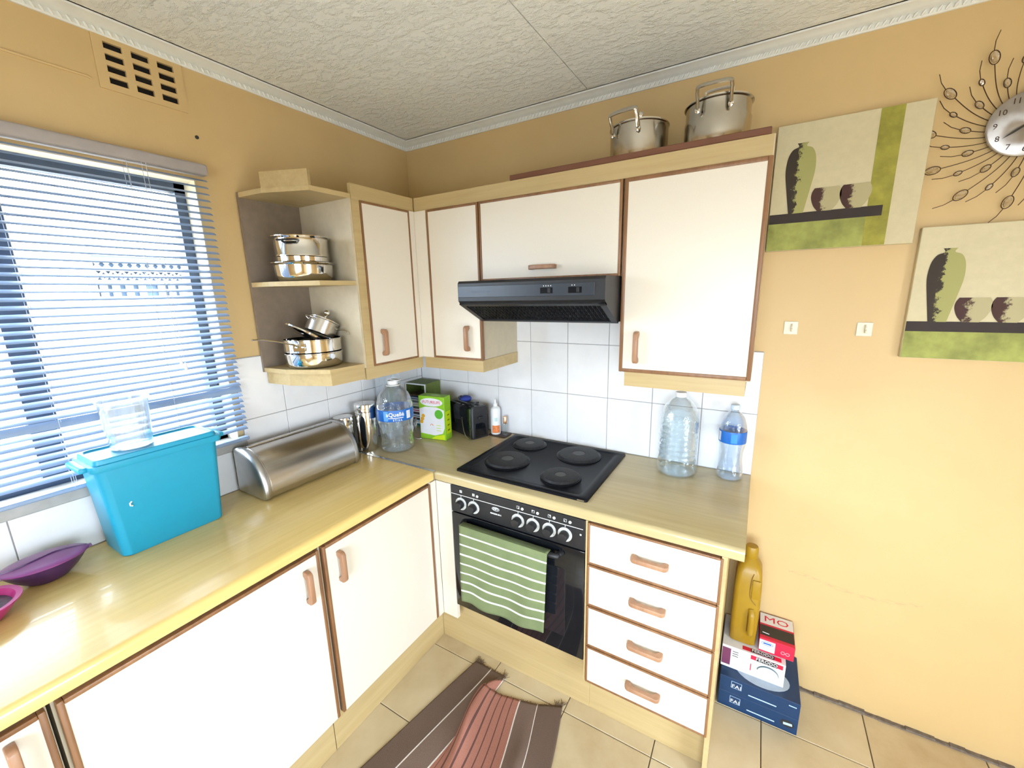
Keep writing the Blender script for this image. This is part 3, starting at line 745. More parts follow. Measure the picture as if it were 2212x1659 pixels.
for i, x in enumerate((0.713, 0.777, 0.985, 1.050, 1.117, 1.179)):
    mk = Matrix.Translation((x, -0.574, 0.783)) @ Matrix.Rotation(PI/2, 4, 'X')
    kn = obj('knob', lat([(0.0175, 0.003), (0.0175, 0.026), (0.0155, 0.029), (0.006, 0.030)], (0,0,0), 28, mk), BLACKM, ov, 40)
    obj('silver_skirt', lat([(0.027, 0.0), (0.0275, 0.0035), (0.025, 0.0055), (0.018, 0.004)], (0,0,0), 32, mk), plain('frosted_silver', (0.66, 0.66, 0.63), 0.5, 0.2, var=0.25, nscale=70) if i == 0 else bpy.data.materials['frosted_silver'], kn, 40)
    obj('tick_mark', bxo(x-0.0008, x+0.0008, -0.5749, -0.5738, 0.811, 0.820), INKW, ov)
    bm = nb(); box(bm, x-0.0055, x+0.0055, -0.5749, -0.5738, 0.832, 0.843)
    ic = obj('printed_symbol', bm, INKW, ov)
    q = (0, 0, 1, 3, 2, 0)[i]
    if i >= 2:
        dx = (-0.0025, 0.0025)[q in (1, 2)]; dz = (-0.0025, 0.0025)[q >= 2]
        obj('symbol_mark', bxo(x-0.0045, x+0.0045, -0.5752, -0.5746, 0.833, 0.842), INKK, ic)
        obj('symbol_dot', bxo(x+dx-0.002, x+dx+0.002, -0.5755, -0.575, 0.8375+dz-0.002, 0.8375+dz+0.002), INKW, ic)
    else:
        for r in range(3): obj('symbol_mark', bxo(x-0.004, x+0.004, -0.5752, -0.5746, 0.834+r*0.003, 0.8352+r*0.003), INKK, ic)
    if i >= 1: obj('indicator_lamp', disc((x+0.019, -0.5745, 0.8355), X, Z, -Y, 0.0055, 0.0055, 0.0015, 16), WHITEP, ov)
obj('badge', disc((0.883, -0.575, 0.803), X, Z, -Y, 0.0165, 0.0072, ring=0.0009), INKW, ov)
obj('lettering', text_bm('DEFY', 0.0115, (0.883, -0.5746, 0.803), X, Z, -Y, 0.0004, 0.0002, sx=0.95), INKW, ov)
obj('lettering', text_bm('SLIMLINE 600 S', 0.0078, (0.883, -0.5746, 0.781), X, Z, -Y, 0.0004, 0.0003), INKW, ov)
obj('printed_symbol', bxo(1.235, 1.241, -0.5749, -0.5738, 0.795, 0.801), INKW, ov)

pn = thing('oven_plinth', 'pale oak plinth board on the floor below the oven', 'plinth', (0.87, -0.5, 0))
obj('board', bxo(0.5135, 1.2615, -0.511, -0.495, 0.001, 0.2755), OAKX, pn)
pk = thing('corner_post', 'white corner filler panel between the oven and the corner cupboard', 'panel', (0.62, -0.56, BZ0))
obj('panel', bxo(CD+0.001, 0.6575, -BF, -0.555, 0.2005, 0.858), CREAM, pk)
obj('return_strip', bxo(0.56, CD, -0.603, -0.5745, 0.2005, 0.858), CREAM, pk)

def base_cab(y1, y0, label, hd_at, tilt=0.0):
    t = thing('base_cabinet', label, 'cabinet', (0.29, (y0+y1)/2, 0), group='cream base cabinets below the window')
    obj('carcass', bxo(0.012, CD-0.022, y0+0.001, y1-0.001, 0.2, 0.859), CARC, t)
    door(t, (CD-0.004, y1-0.004, 0.2), -Y, X, (y1-y0)-0.010, 0.652, handle_at=hd_at, e=0.011, edges='lrt')
    obj('plinth', bxo(0.497, 0.513, y0, -0.512 if y1 > -0.7 else y1, 0.001, 0.1995), OAKY, t)
    return t
base_cab(-0.6035, -1.122, 'cream base cupboard beside the oven corner, handle near its window side', (0.455, 0.555))
base_cab(-1.125, -1.715, 'wide cream base cupboard in the middle of the window run', (0.052, 0.555))
base_cab(-1.719, -2.30, 'cream base cupboard cut off at the photo edge, below the magenta bowl', (0.052, 0.574))

# ------------------------------------------------------------------ hob
hb = thing('hob', 'black four-plate electric hob set in the worktop', 'hob', (0.95, -0.28, 0.9))
HBX0, HBX1, HBY0, HBY1 = 0.657, 1.242, -0.530, -0.031
bm = nb()
loft(bm, [rrect(0.9495, -0.2805, 0.2925, 0.2495, 0.008, 0.9003), rrect(0.9495, -0.2805, 0.2915, 0.2485, 0.008, 0.9085), rrect(0.9495, -0.2805, 0.288, 0.245, 0.008, 0.9105),
          rrect(0.9495, -0.2805, 0.262, 0.226, 0.03, 0.9105), rrect(0.9495, -0.2805, 0.256, 0.220, 0.03, 0.9065)])
obj('hob_plate', bm, BLACK, hb, 35)
for x, y, R in ((0.806, -0.352, 0.090), (0.800, -0.132, 0.0725), (1.062, -0.152, 0.090), (1.080, -0.395, 0.0725)):
    p = obj('hotplate', lat([(R+0.004, 0.9065), (R+0.004, 0.911), (R-0.002, 0.9195), (R-0.007, 0.9208), (R*0.34, 0.9206), (R*0.32, 0.9195)], (x, y, 0), 44), IRON, hb, 30)
    obj('rim_ring', lat([(R+0.010, 0.9064), (R+0.010, 0.9095), (R+0.004, 0.9115), (R+0.0035, 0.9066)], (x, y, 0), 44), BLACK, p, 30)
    obj('centre_disc', lat([(R*0.30, 0.9196), (R*0.30, 0.9203), (0.004, 0.9203)], (x, y, 0), 32), IRONC, p)
obj('badge', bxo(1.205, 1.232, -0.5306, -0.5295, 0.902, 0.907), STEELD, hb)

# ------------------------------------------------------------------ towel over the oven handle
bm = nb(); uvl = bm.loops.layers.uv.new('UVMap'); NX, NZ = 36, 44; grid = []
for j in range(NZ+1):
    row = []
    for i in range(NX+1):
        s = i/NX; t = j/NZ*1.0                       # t 0 = back hem, fold at 0.14
        x = 0.738 + (0.395*s if t >= 0.13 else 0.36*s)
        if t < 0.14:
            q = t/0.14; y = -0.588; z = 0.63 + 0.075*q + 0.002
            if q > 0.75: y = -0.588 - 0.012*(q-0.75)/0.25; z = 0.686 + 0.034*(q-0.75)/0.25 + 0.002
            v = 0.0
        else:
            q = (t-0.14)/0.86
            drop = 0.352*q; a = min(1, q/0.015)
            y = -0.612 - 0.015*a - 0.006*math.sin(s*7.5+0.5)*q - 0.005*math.sin(s*15+q*3)*q
            z = 0.726 - 0.002*(1-a) - drop - 0.007*math.sin(PI*s)**1.0*q + 0.016*(s-0.5)*q - 0.010*q*math.exp(-((s-0.62)/0.2)**2) + 0.005*q*math.exp(-((s-0.12)/0.08)**2)
            x += (0.5-s)*0.012*q - 0.010*q
            v = q
        row.append((bm.verts.new((x, y, z)), (s, v)))
    grid.append(row)
for j in range(NZ):
    for i in range(NX):
        q = [grid[j][i], grid[j][i+1], grid[j+1][i+1], grid[j+1][i]]
        f = bm.faces.new([a for a, _ in q])
        for lp, (_, uv) in zip(f.loops, q): lp[uvl].uv = uv
tw = obj('tea_towel', bm, TOWEL, None, 80, base=(0.915, -0.62, 0.33))
md = tw.modifiers.new('thickness', 'SOLIDIFY'); md.thickness = 0.003; md.offset = 0
tag(tw, 'green tea towel with white stripes hanging on the oven door', 'towel')

# ------------------------------------------------------------------ bread bin
bb = thing('bread_bin', 'brushed steel roll-top bread bin on the worktop', 'bread bin', (0.12, -0.87, 0.9))
BP = [(0.024, 0.9025), (0.205, 0.9025), (0.216, 0.912), (0.221, 0.935), (0.220, 0.960), (0.212, 0.990), (0.197, 1.020), (0.176, 1.045), (0.150, 1.064), (0.118, 1.077), (0.085, 1.083), (0.050, 1.082), (0.028, 1.076)]
cx, cz = 0.115, 0.985
def sc(p, k): return [(cx+(a-cx)*k, cz+(b-cz)*k) for a, b in p]
fxz = lambda u, v, d: Vector((u, d, v))
bm = nb(); prism(bm, sc(BP, 0.975), fxz, -1.062, -0.684); obj('body', bm, BRUSH, bb, 30)
lidp = [p for p in sc(BP, 0.992)[3:11]]; inner = [p for p in sc(BP, 0.970)[3:11]]
bm = nb(); prism(bm, lidp + inner[::-1], fxz, -1.056, -0.690); obj('roll_lid', bm, BRUSH, bb, 30)
bm = nb(); prism(bm, [(0.081, 1.0825), (0.089, 1.0825), (0.089, 1.088), (0.081, 1.088)], fxz, -1.056, -0.690); obj('lid_lip', bm, STEELD, bb)
for ya, yb in ((-1.080, -1.060), (-0.686, -0.666)):
    bm = nb()
    f = 1 if ya < -1 else -1; o_ = ya if f == 1 else yb
    rings = []
    for k, dd in ((0.25, -0.009), (0.6, -0.008), (0.85, -0.005), (0.96, -0.0015), (1.0, 0.005), (1.0, 0.014), (0.985, 0.019)):
        rings.append([Vector((u, o_+f*dd, v)) for u, v in [(cx+(a-cx)*k, max(0.9005, cz+(b-cz)*k)) for a, b in BP]])
    loft(bm, rings); obj('end_cap', bm, SATIN, bb, 50)

# ------------------------------------------------------------------ turquoise bin and jug
bn = thing('storage_bin', 'tall turquoise plastic storage bin with lid under the measuring jug', 'storage bin', (0.11, -1.34, 0.9))
bm = nb()
secs = []
for z, x0, x1, y0, y1 in ((0.9005, 0.034, 0.180, -1.471, -1.212), (0.905, 0.032, 0.184, -1.475, -1.208), (1.178, 0.060, 0.201, -1.496, -1.194)):
    secs.append(rrect((x0+x1)/2, (y0+y1)/2, (x1-x0)/2, (y1-y0)/2, 0.022, z, 6))
loft(bm, secs); obj('body', bm, BLUEBIN, bn, 40)
bm = nb()
R_ = lambda hx, hy, r, z: rrect(0.1305, -1.345, hx, hy, r, z, 6)
loft(bm, [R_(0.072, 0.153, 0.022, 1.178), R_(0.078, 0.160, 0.018, 1.178), R_(0.080, 0.162, 0.018, 1.184), R_(0.079, 0.161, 0.018, 1.197), R_(0.075, 0.152, 0.020, 1.199),
          R_(0.074, 0.150, 0.020, 1.210), R_(0.071, 0.147, 0.020, 1.212), R_(0.066, 0.142, 0.020, 1.212), R_(0.063, 0.139, 0.018, 1.207)])
ld = obj('lid', bm, BLUEBIN, bn, 40)
for y in (-1.513, -1.177):
    obj('grip_tab', bxo(0.075, 0.186, y-0.010, y+0.010, 1.182, 1.197, bev=0.004, seg=2), BLUEBIN, ld, 40)
bm = tub([(0.1925+0.004, -1.435, 1.068), (0.197, -1.440, 1.064), (0.197, -1.440, 1.057), (0.196, -1.435, 1.054)], 0.0022, 6)
obj('worn_mark', bm, INKW, bn)
jg = thing('measuring_jug', 'clear plastic measuring jug standing on the turquoise bin lid', 'jug', (0.118, -1.385, 1.2075))
bm = nb(); c = (0.118, -1.385, 0)
lathe(bm, [(0.046, 1.2085), (0.050, 1.211), (0.0525, 1.26), (0.0575, 1.346), (0.0615, 1.352), (0.0615, 1.355), (0.0565, 1.352), (0.0500, 1.262), (0.047, 1.2135)], c, 48)
obj('jug_body', bm, JUGP, jg, 40)
bm = nb(); lathe(bm, [(0.0462, 1.2140), (0.0488, 1.235), (0.0495, 1.262), (0.004, 1.262)], c, 40); obj('water', bm, WATER, jg, 40)
a = -0.75
dirv = Vector((math.cos(a), math.sin(a), 0)); cv = Vector(c)
pts = [cv+dirv*0.0585+Z*1.345, cv+dirv*0.088+Z*1.340, cv+dirv*0.093+Z*1.315, cv+dirv*0.090+Z*1.275, cv+dirv*0.078+Z*1.258]
obj('handle', tub(smooth_path(pts, 6), 0.009, 8, flat=0.5), JUGP, jg, 60)
for k in range(6):
    bm = nb(); zz = 1.236+k*0.016; th = -0.25
    for q in range(3):
        pass
    box(bm, -0.008, 0.008, -0.0007, 0.0007, 0, 0.0006, mat=frame_m(cv + Vector((math.cos(th), math.sin(th), 0))*(0.0525+0.005*(zz-1.211)/0.135*1.4) + Z*zz, Vector((-math.sin(th), math.cos(th), 0)), Z, Vector((math.cos(th), math.sin(th), 0))))
    obj('measure_mark', bm, INKW, jg)

# ------------------------------------------------------------------ bowls at the left
def lens_out(L, Wd, k=40, p=1.35):
    o = []
    for i in range(k):
        a = 2*PI*i/k; ca_, sa_ = math.cos(a), math.sin(a)
        o.append((L*math.copysign(abs(ca_)**0.95, ca_), Wd*math.copysign(abs(sa_)**p, sa_)))
    return o
b1 = thing('lidded_bowl', 'purple pointed bowl with a lid beside the turquoise bin', 'bowl', (0.112, -1.612, 0.9), (0, 0, math.radians(84)), local=True)
secs = []
for z, k1, k2 in ((0.0008, 0.40, 0.42), (0.004, 0.48, 0.50), (0.022, 0.72, 0.75), (0.042, 0.90, 0.92), (0.052, 0.97, 0.98), (0.054, 1.0, 1.0)):
    secs.append([Vector((a*k1, b*k2, z)) for a, b in lens_out(0.084, 0.058)])
bm = nb(); loft(bm, secs); obj('bowl', bm, PURPLED, b1, 50)
secs = []
for z, k in ((0.0545, 1.04), (0.058, 1.045), (0.0605, 1.0), (0.063, 0.8), (0.066, 0.45), (0.067, 0.12)):
    secs.append([Vector((a*k, b*k, z)) for a, b in lens_out(0.084, 0.058)])
bm = nb(); loft(bm, secs); l1 = obj('lid', bm, PURPLE, b1, 50)
obj('lid_ridge', tub(smooth_path([(-0.080, -0.004, 0.060), (-0.045, -0.012, 0.0655), (-0.010, -0.004, 0.068), (0.025, 0.010, 0.0675), (0.055, 0.008, 0.0645), (0.082, 0.0, 0.0605)], 6), 0.0022, 6), PURPLED, l1, 60)
obj('loop_tab', tub([(-0.083+0.0, -0.012, 0.057), (-0.100, -0.010, 0.056), (-0.108, 0, 0.056), (-0.100, 0.010, 0.056), (-0.083, 0.012, 0.057)], 0.0025, 6), PURPLE, l1, 60)
obj('pull_tab', bxo(0.076, 0.092, -0.009, 0.009, 0.0545, 0.0575, bev=0.0012), PURPLE, l1)
b2 = thing('open_bowl', 'open magenta plastic bowl with dark red leftovers at the photo edge', 'bowl', (0.205, -1.752, 0.9))
c = (0.205, -1.752, 0)
obj('bowl', lat([(0.040, 0.9008), (0.046, 0.904), (0.064, 0.925), (0.074, 0.944), (0.082, 0.946), (0.082, 0.949), (0.071, 0.948), (0.060, 0.926), (0.042, 0.907)], c, 44), PINK, b2, 40)
obj('leftovers', lat([(0.044, 0.909), (0.060, 0.9275), (0.064, 0.934), (0.045, 0.937), (0.02, 0.941), (0.004, 0.939)], c, 28, mod=lambda a, z: 1+0.02*math.sin(5*a+z*90)), BERRY, b2, 60)

# ------------------------------------------------------------------ canisters
def canister(name, c, R, h, label):
    t = thing(name, label, 'canister', (c[0], c[1], 0.9))
    z0, zl = 0.9005, 0.9+h
    obj('body', lat([(R*0.95, z0), (R, z0+0.004), (R, zl-0.040), (R*0.99, zl-0.0385)], (c[0], c[1], 0), 40), STEEL, t, 40)
    obj('lid', lat([(R*1.015, zl-0.038), (R*1.03, zl-0.034), (R*1.03, zl-0.006), (R*1.0, zl-0.001), (R*0.92, zl), (R*0.8, zl-0.002)], (c[0], c[1], 0), 40), STEEL, t, 40)
    a0 = math.atan2(-1.81-c[1], 1.71-c[0]) - 0.35      # oval viewing window in the front
    bm = nb(); k = 26; hz_, ha = (h-0.075)/2, 0.012/R*1.1
    pts = []
    for i in range(k):
        q = 2*PI*i/k; aa = a0 + ha*math.cos(q); zz = z0+0.022+hz_ + (hz_)*math.copysign(abs(math.sin(q))**0.6, math.sin(q))
        pts.append((aa, zz))
    va = [bm.verts.new((c[0]+(R+0.0012)*math.cos(a), c[1]+(R+0.0012)*math.sin(a), z)) for a, z in pts]
    vb_ = [bm.verts.new((c[0]+(R-0.002)*math.cos(a), c[1]+(R-0.002)*math.sin(a), z)) for a, z in pts]
    bm.faces.new(va); bm.faces.new(vb_[::-1])
    for i in range(k): bm.faces.new([va[i], va[(i+1)%k], vb_[(i+1)%k], vb_[i]])
    obj('viewing_window', bm, BGLASS, t)
canister('tall_canister', (0.108, -0.520), 0.049, 0.232, 'tall polished steel canister with a dark oval window beside the water bottle')
canister('short_canister', (0.052, -0.606), 0.044, 0.180, 'short polished steel canister just behind the bread bin')

# ------------------------------------------------------------------ water bottles
def pet_profile(kind):
    if kind == 'big':
        return [(0.060, 0.0005), (0.072, 0.004), (0.078, 0.016), (0.078, 0.03), (0.073, 0.055), (0.075, 0.075), (0.080, 0.10), (0.078, 0.118), (0.083, 0.140), (0.085, 0.150), (0.0855, 0.155), (0.0855, 0.215),
                (0.085, 0.225), (0.080, 0.250), (0.068, 0.278), (0.050, 0.300), (0.032, 0.314), (0.024, 0.320), (0.022, 0.326), (0.022, 0.334)]
    if kind == 'plain':
        p = [(0.058, 0.0005), (0.070, 0.004), (0.075, 0.015), (0.076, 0.035)]
        z = 0.04
        while z < 0.215:
            p += [(0.0745, z), (0.0765, z+0.008), (0.0765, z+0.014)]; z += 0.022
        return p + [(0.075, 0.235), (0.068, 0.262), (0.054, 0.287), (0.036, 0.305), (0.024, 0.314), (0.019, 0.319), (0.019, 0.330)]
    return [(0.032, 0.0005), (0.042, 0.004), (0.047, 0.014), (0.047, 0.03), (0.043, 0.055), (0.041, 0.085), (0.043, 0.115), (0.046, 0.14), (0.0475, 0.155), (0.0475, 0.190), (0.047, 0.205), (0.044, 0.228), (0.036, 0.250), (0.024, 0.266), (0.015, 0.274), (0.0135, 0.279), (0.0135, 0.288)]
bt = thing('water_bottle', 'large empty water bottle with blue label in the worktop corner', 'bottle', (0.232, -0.447, 0.9))
c = Vector((0.232, -0.447, 0.9)); face = math.atan2(-1.81-c.y, 1.71-c.x)
def ribs(a, z): return 1 + (0.030*math.sin(6*a + z*46) if 0.03 < z < 0.145 else 0.0)
obj('bottle_body', lat(pet_profile('big'), c, 72, mod=ribs), PET, bt, 60)
lb = obj('label', lat([(0.0860, 0.158), (0.0864, 0.159), (0.0864, 0.211), (0.0860, 0.212)], c, 56, capb=False, capt=False), BLUELAB, bt, 60, 'blue printed paper band')
obj('lettering', text_bm('aQuell\u00e9', 0.027, (0, 0, 1.092), X, Z, -Y, 0.0003, 0.0004, bend=((c.x, c.y), 0.0866, face-0.02)), INKW, lb)
obj('lettering', text_bm('S T I L L', 0.0125, (0, 0, 1.0655), X, Z, -Y, 0.0003, 0.0003, bend=((c.x, c.y), 0.0866, face+0.10)), INKW, lb)
def arc_patch(c, R, a0, a1, z0, z1, k=10):
    bm = nb(); vs = [[bm.verts.new((c[0]+rr*math.cos(a0+(a1-a0)*i/k), c[1]+rr*math.sin(a0+(a1-a0)*i/k), z)) for rr, z in ((R, z0), (R, z1), (R+0.0005, z1), (R+0.0005, z0))] for i in range(k+1)]
    loft(bm, [[v.co.copy() for v in r] for r in vs]); 
    for r in vs:
        for v in r: bm.verts.remove(v)
    return bm
obj('printed_line', arc_patch(c, 0.0868, face-0.45, face+0.42, 1.0745, 1.0775), INKW, lb)
obj('barcode_panel', arc_patch(c, 0.0868, face+0.62, face+0.88, 1.066, 1.104), WCARD, lb)
obj('printed_drop', arc_patch(c, 0.0868, face-0.66, face-0.40, 1.062, 1.108), plain('pale_blue_print', (0.12, 0.34, 0.75), 0.4), lb)
cp = obj('cap', lat([(0.0235, 0.322), (0.0245, 0.324), (0.0245, 0.338), (0.023, 0.341), (0.004, 0.342)], c, 32), WHITEP, bt, 40)
obj('carry_ring', lat([(0.026, 0.3165), (0.033, 0.317), (0.033, 0.320), (0.026, 0.321)], c, 32), WHITEP, bt, 40)
obj('lid_flap', bxo(c.x-0.006, c.x+0.046, c.y-0.012, c.y+0.012, c.z+0.342, c.z+0.347, bev=0.002), WHITEP, cp, 40)

bt = thing('water_bottle', 'large unlabelled bottle full of water at the end of the worktop', 'bottle', (1.470, -0.106, 0.9))
c = Vector((1.470, -0.106, 0.9))
obj('bottle_body', lat(pet_profile('plain'), c, 48), PET, bt, 50)
obj('water', lat([(r-0.0025, z+0.002) for r, z in pet_profile('plain') if z < 0.262] + [(0.004, 0.263)], c, 40), WATER, bt, 50)
obj('cap', lat([(0.0215, 0.319), (0.0215, 0.334), (0.020, 0.337), (0.004, 0.337)], c, 28), WHITEP, bt, 40)
bt = thing('water_bottle', 'small bluish bottle with a blue band beside the large full bottle', 'bottle', (1.661, -0.066, 0.9))
c = Vector((1.661, -0.066, 0.9)); face = math.atan2(-1.81-c.y, 1.71-c.x)
obj('bottle_body', lat(pet_profile('small'), c, 56, mod=lambda a, z: 1+(0.03*math.sin(5*a+z*50) if 0.03 < z < 0.135 else 0)), PETB, bt, 60)
lb = obj('label', lat([(0.0480, 0.152), (0.0483, 0.153), (0.0483, 0.198), (0.0480, 0.199)], c, 48, capb=False, capt=False), BLUELAB, bt, 60, 'blue printed paper band')
obj('barcode_panel', arc_patch(c, 0.0486, face-1.25, face-0.95, 1.058, 1.094), WCARD, lb)
obj('printed_panel', arc_patch(c, 0.0486, face-0.1, face+0.35, 1.057, 1.093), plain('mid_blue_print', (0.03, 0.24, 0.6), 0.4), lb)
obj('cap', lat([(0.0165, 0.281), (0.0165, 0.295), (0.015, 0.298), (0.004, 0.298)], c, 24), plain('pale_blue_cap', (0.55, 0.66, 0.80), 0.4), bt, 40)

# ------------------------------------------------------------------ corner clutter
# cereal box
ang = math.radians(9); cu_ = Vector((math.cos(ang), math.sin(ang), 0)); cn = Vector((math.sin(ang), -math.cos(ang), 0))
cbx = thing('cereal_box', 'green and white cereal box standing between water bottle and toaster', 'box', (0.305, -0.245, 0.9))
o = Vector((0.309, -0.274, 0.9)); cw, ch, cdp = 0.152, 0.230, 0.062
m = frame_m(o, cu_, Z, cn)
bm = nb(); box(bm, -cw/2, cw/2, 0.0008, ch, -cdp, 0.0, bev=0.0015, mat=m); obj('carton', bm, GCARD, cbx)
bm = nb()
P = [(-cw/2+0.003, ch*0.13), (cw*0.08, ch*0.10), (cw/2-0.018, ch*0.16), (cw/2-0.004, ch*0.30), (cw/2-0.004, ch*0.70), (cw*0.2, ch*0.76), (-cw*0.25, ch*0.755), (-cw/2+0.003, ch*0.70)]
prism(bm, P, lambda u, v, d: m @ Vector((u, v, d)), 0.0, 0.0005); obj('printed_panel', bm, WCARD, cbx)
prism_bm = nb(); prism(prism_bm, [(-cw*0.08, ch*0.015), (cw/2-0.006, ch*0.015), (cw/2-0.006, ch*0.14), (cw*0.1, ch*0.085)], lambda u, v, d: m @ Vector((u, v, d)), 0.0, 0.0006); obj('printed_panel', prism_bm, LCARD, cbx)
e = obj('printed_oval', disc(m @ Vector((0, ch*0.865, 0.0004)), cu_, Z, cn, 0.066, 0.0215), WCARD, cbx)
obj('lettering', text_bm('FUTURELIFE', 0.0215, m @ Vector((0.001, ch*0.865, 0.0010)), cu_, Z, cn, 0.0003, 0.0, sx=0.92), RCARD, e)
obj('printed_disc', disc(m @ Vector((cw*0.27, ch*0.60, 0.0008)), cu_, Z, cn, 0.024, 0.024), plain('green_print', (0.10, 0.42, 0.03), 0.5), cbx)
bm = tub([m @ Vector((cw*0.27+0.009*math.cos(a)-0.045, ch*0.30+0.014*math.sin(a), 0.0008)) for a in [0.4+k*0.33 for k in range(8)]], 0.0016, 5); obj('printed_symbol', bm, ORANGE, cbx)
for k in range(3): obj('printed_fruit', disc(m @ Vector((-cw*0.42+0.006*k, ch*(0.40+0.07*k), 0.0008)), cu_, Z, cn, 0.010, 0.010), plain('amber_print', (0.7, 0.35, 0.02), 0.5) if k == 0 else bpy.data.materials['amber_print'], cbx)
for k in range(3): obj('printed_line', slab(m @ Vector((cw*0.24, ch*(0.22+0.06*k), 0.0008)), cu_, Z, cn, 0.026, 0.003), LCARD, cbx)
# side panel print
so = m @ Vector((cw/2, ch*0.40, -cdp/2)); su = -cn
obj('printed_panel', slab(so + cu_*0.0003, su, Z, cu_, cdp*0.72, ch*0.52), LCARD, cbx)
for k in range(4): obj('printed_mark', slab(so + cu_*0.0009 + Z*(0.04-0.027*k), su, Z, cu_, 0.020, 0.007), plain('dark_olive_print', (0.13, 0.2, 0.01), 0.5) if k == 0 else bpy.data.materials['dark_olive_print'], cbx)
obj('top_flap', disc(m @ Vector((0.01, ch+0.0004, -cdp*0.5)), cu_, -cn, Z, 0.03, 0.012), plain('pale_green_print', (0.45, 0.62, 0.2), 0.5), cbx)

# disc rack with its cases
rk = thing('disc_rack', 'olive green disc rack full of coloured cases in the corner', 'rack', (0.083, -0.084, 0.9), (0, 0, math.radians(2)), local=True)
# local: x right along the open front, y depth (back +), z up
obj('base_plate', bxo(-0.072, 0.072, -0.065, 0.065, 0.0008, 0.006), OLIVE, rk)
obj('top_plate', bxo(-0.072, 0.072, -0.065, 0.065, 0.245, 0.252), OLIVE, rk)
obj('side_plate', bxo(0.066, 0.072, -0.065, 0.065, 0.006, 0.245), OLIVE, rk); obj('side_plate', bxo(-0.072, -0.066, -0.065, 0.065, 0.006, 0.245), OLIVE, rk)
obj('back_plate', bxo(-0.066, 0.066, 0.060, 0.065, 0.006, 0.245), OLIVE, rk)
bm = nb(); box(bm, -0.0735, -0.0665, -0.068, -0.064, 0.002, 0.252); box(bm, 0.0665, 0.0735, -0.068, -0.064, 0.002, 0.252); box(bm, -0.0665, 0.0665, -0.068, -0.064, 0.245, 0.252); obj('front_rim', bm, WHITEP, rk)
hues = [('teal', (0.02, 0.22, 0.28)), ('white', (0.6, 0.62, 0.64)), ('sky blue', (0.1, 0.35, 0.6)), ('dark red', (0.14, 0.02, 0.03)), ('black', (0.02, 0.02, 0.025)), ('grey', (0.3, 0.32, 0.33)), ('dark grey', (0.09, 0.09, 0.1)),
        ('crimson', (0.5, 0.03, 0.09)), ('pink', (0.6, 0.2, 0.25)), ('dull green', (0.15, 0.24, 0.14)), ('straw yellow', (0.55, 0.47, 0.18)), ('cream', (0.6, 0.56, 0.42)), ('pale grey', (0.45, 0.48, 0.5)), ('navy blue', (0.02, 0.05, 0.22)), ('royal blue', (0.02, 0.1, 0.4)), ('brown', (0.13, 0.07, 0.04))]
rot = Matrix.Translation((0.083, -0.084, 0.9)) @ Matrix.Rotation(math.radians(2), 4, 'Z')
for k, (hn, hc) in enumerate(hues):
    z0 = 0.0065 + k*0.0112
    m_ = plain(hn.replace(' ', '_') + '_case_spine', hc, 0.35, var=0.15)
    cs = thing('disc_case', hn + ' disc case lying in the olive green rack', 'disc case', rot @ Vector((0.0, 0.0, z0)), (0, 0, math.radians(2)), 'disc cases stacked in the rack', local=True)
    obj('case', bxo(-0.064, 0.064, -0.062+random.uniform(-0.003, 0.002), 0.057, 0.0003, 0.0105), m_, cs)
    obj('spine_strip', bxo(-0.05+0.02*random.random(), 0.02+0.03*random.random(), -0.0668, -0.0600, 0.0035, 0.0075), INKW if k % 3 else KCARD, cs)
# perforated strainer leaning by the rack
st = thing('strainer', 'small round perforated steel strainer between water bottle and cereal box', 'strainer', (0.205, -0.305, 0.9))
ms = Matrix.Translation((0.212, -0.298, 0.972)) @ Matrix.Rotation(math.radians(-42), 4, 'Z') @ Matrix.Rotation(math.radians(80), 4, 'X')
obj('dish', lat([(0.034, -0.004), (0.036, 0.0), (0.034, 0.004), (0.024, 0.011), (0.003, 0.014)], (0,0,0), 32, ms), STEELD, st, 40)
bm = nb()
for r, q in ((0.008, 6), (0.016, 11), (0.024, 16)):
    for i in range(q):
        a = 2*PI*i/q; zz = 0.0125 if r < 0.02 else 0.0108
        lathe(bm, [(0.0016, -0.001), (0.0016, 0.0022)], (0,0,0), 6, ms @ Matrix.Translation((r*math.cos(a), r*math.sin(a), zz)))
h_ = obj('perforations', bm, INKK, st); h_['kind'] = 'stuff'
obj('stand', tub([ms @ Vector((-0.034, -0.008, -0.002)), (0.190, -0.300, 0.925), (0.190, -0.30, 0.9035), (0.235, -0.315, 0.9035), (0.250, -0.300, 0.9035), (0.222, -0.272, 0.9035)], 0.0022, 6), STEELD, st)
# clear tall box behind the big bottle
pc = thing('clear_container', 'tall clear plastic container behind the large labelled bottle', 'container', (0.070, -0.330, 0.9))
bm = nb(); loft(bm, [rrect(0.075, -0.335, 0.040, 0.050, 0.012, 0.9008), rrect(0.075, -0.335, 0.043, 0.053, 0.012, 1.225), rrect(0.075, -0.335, 0.041, 0.051, 0.012, 1.225), rrect(0.075, -0.335, 0.038, 0.048, 0.012, 0.906)])
obj('box_body', bm, JUGP, pc, 40)
bm = nb(); loft(bm, [rrect(0.075, -0.335, 0.045, 0.055, 0.012, 1.2255), rrect(0.075, -0.335, 0.045, 0.055, 0.012, 1.238)]); obj('lid', bm, JUGP, pc, 40)

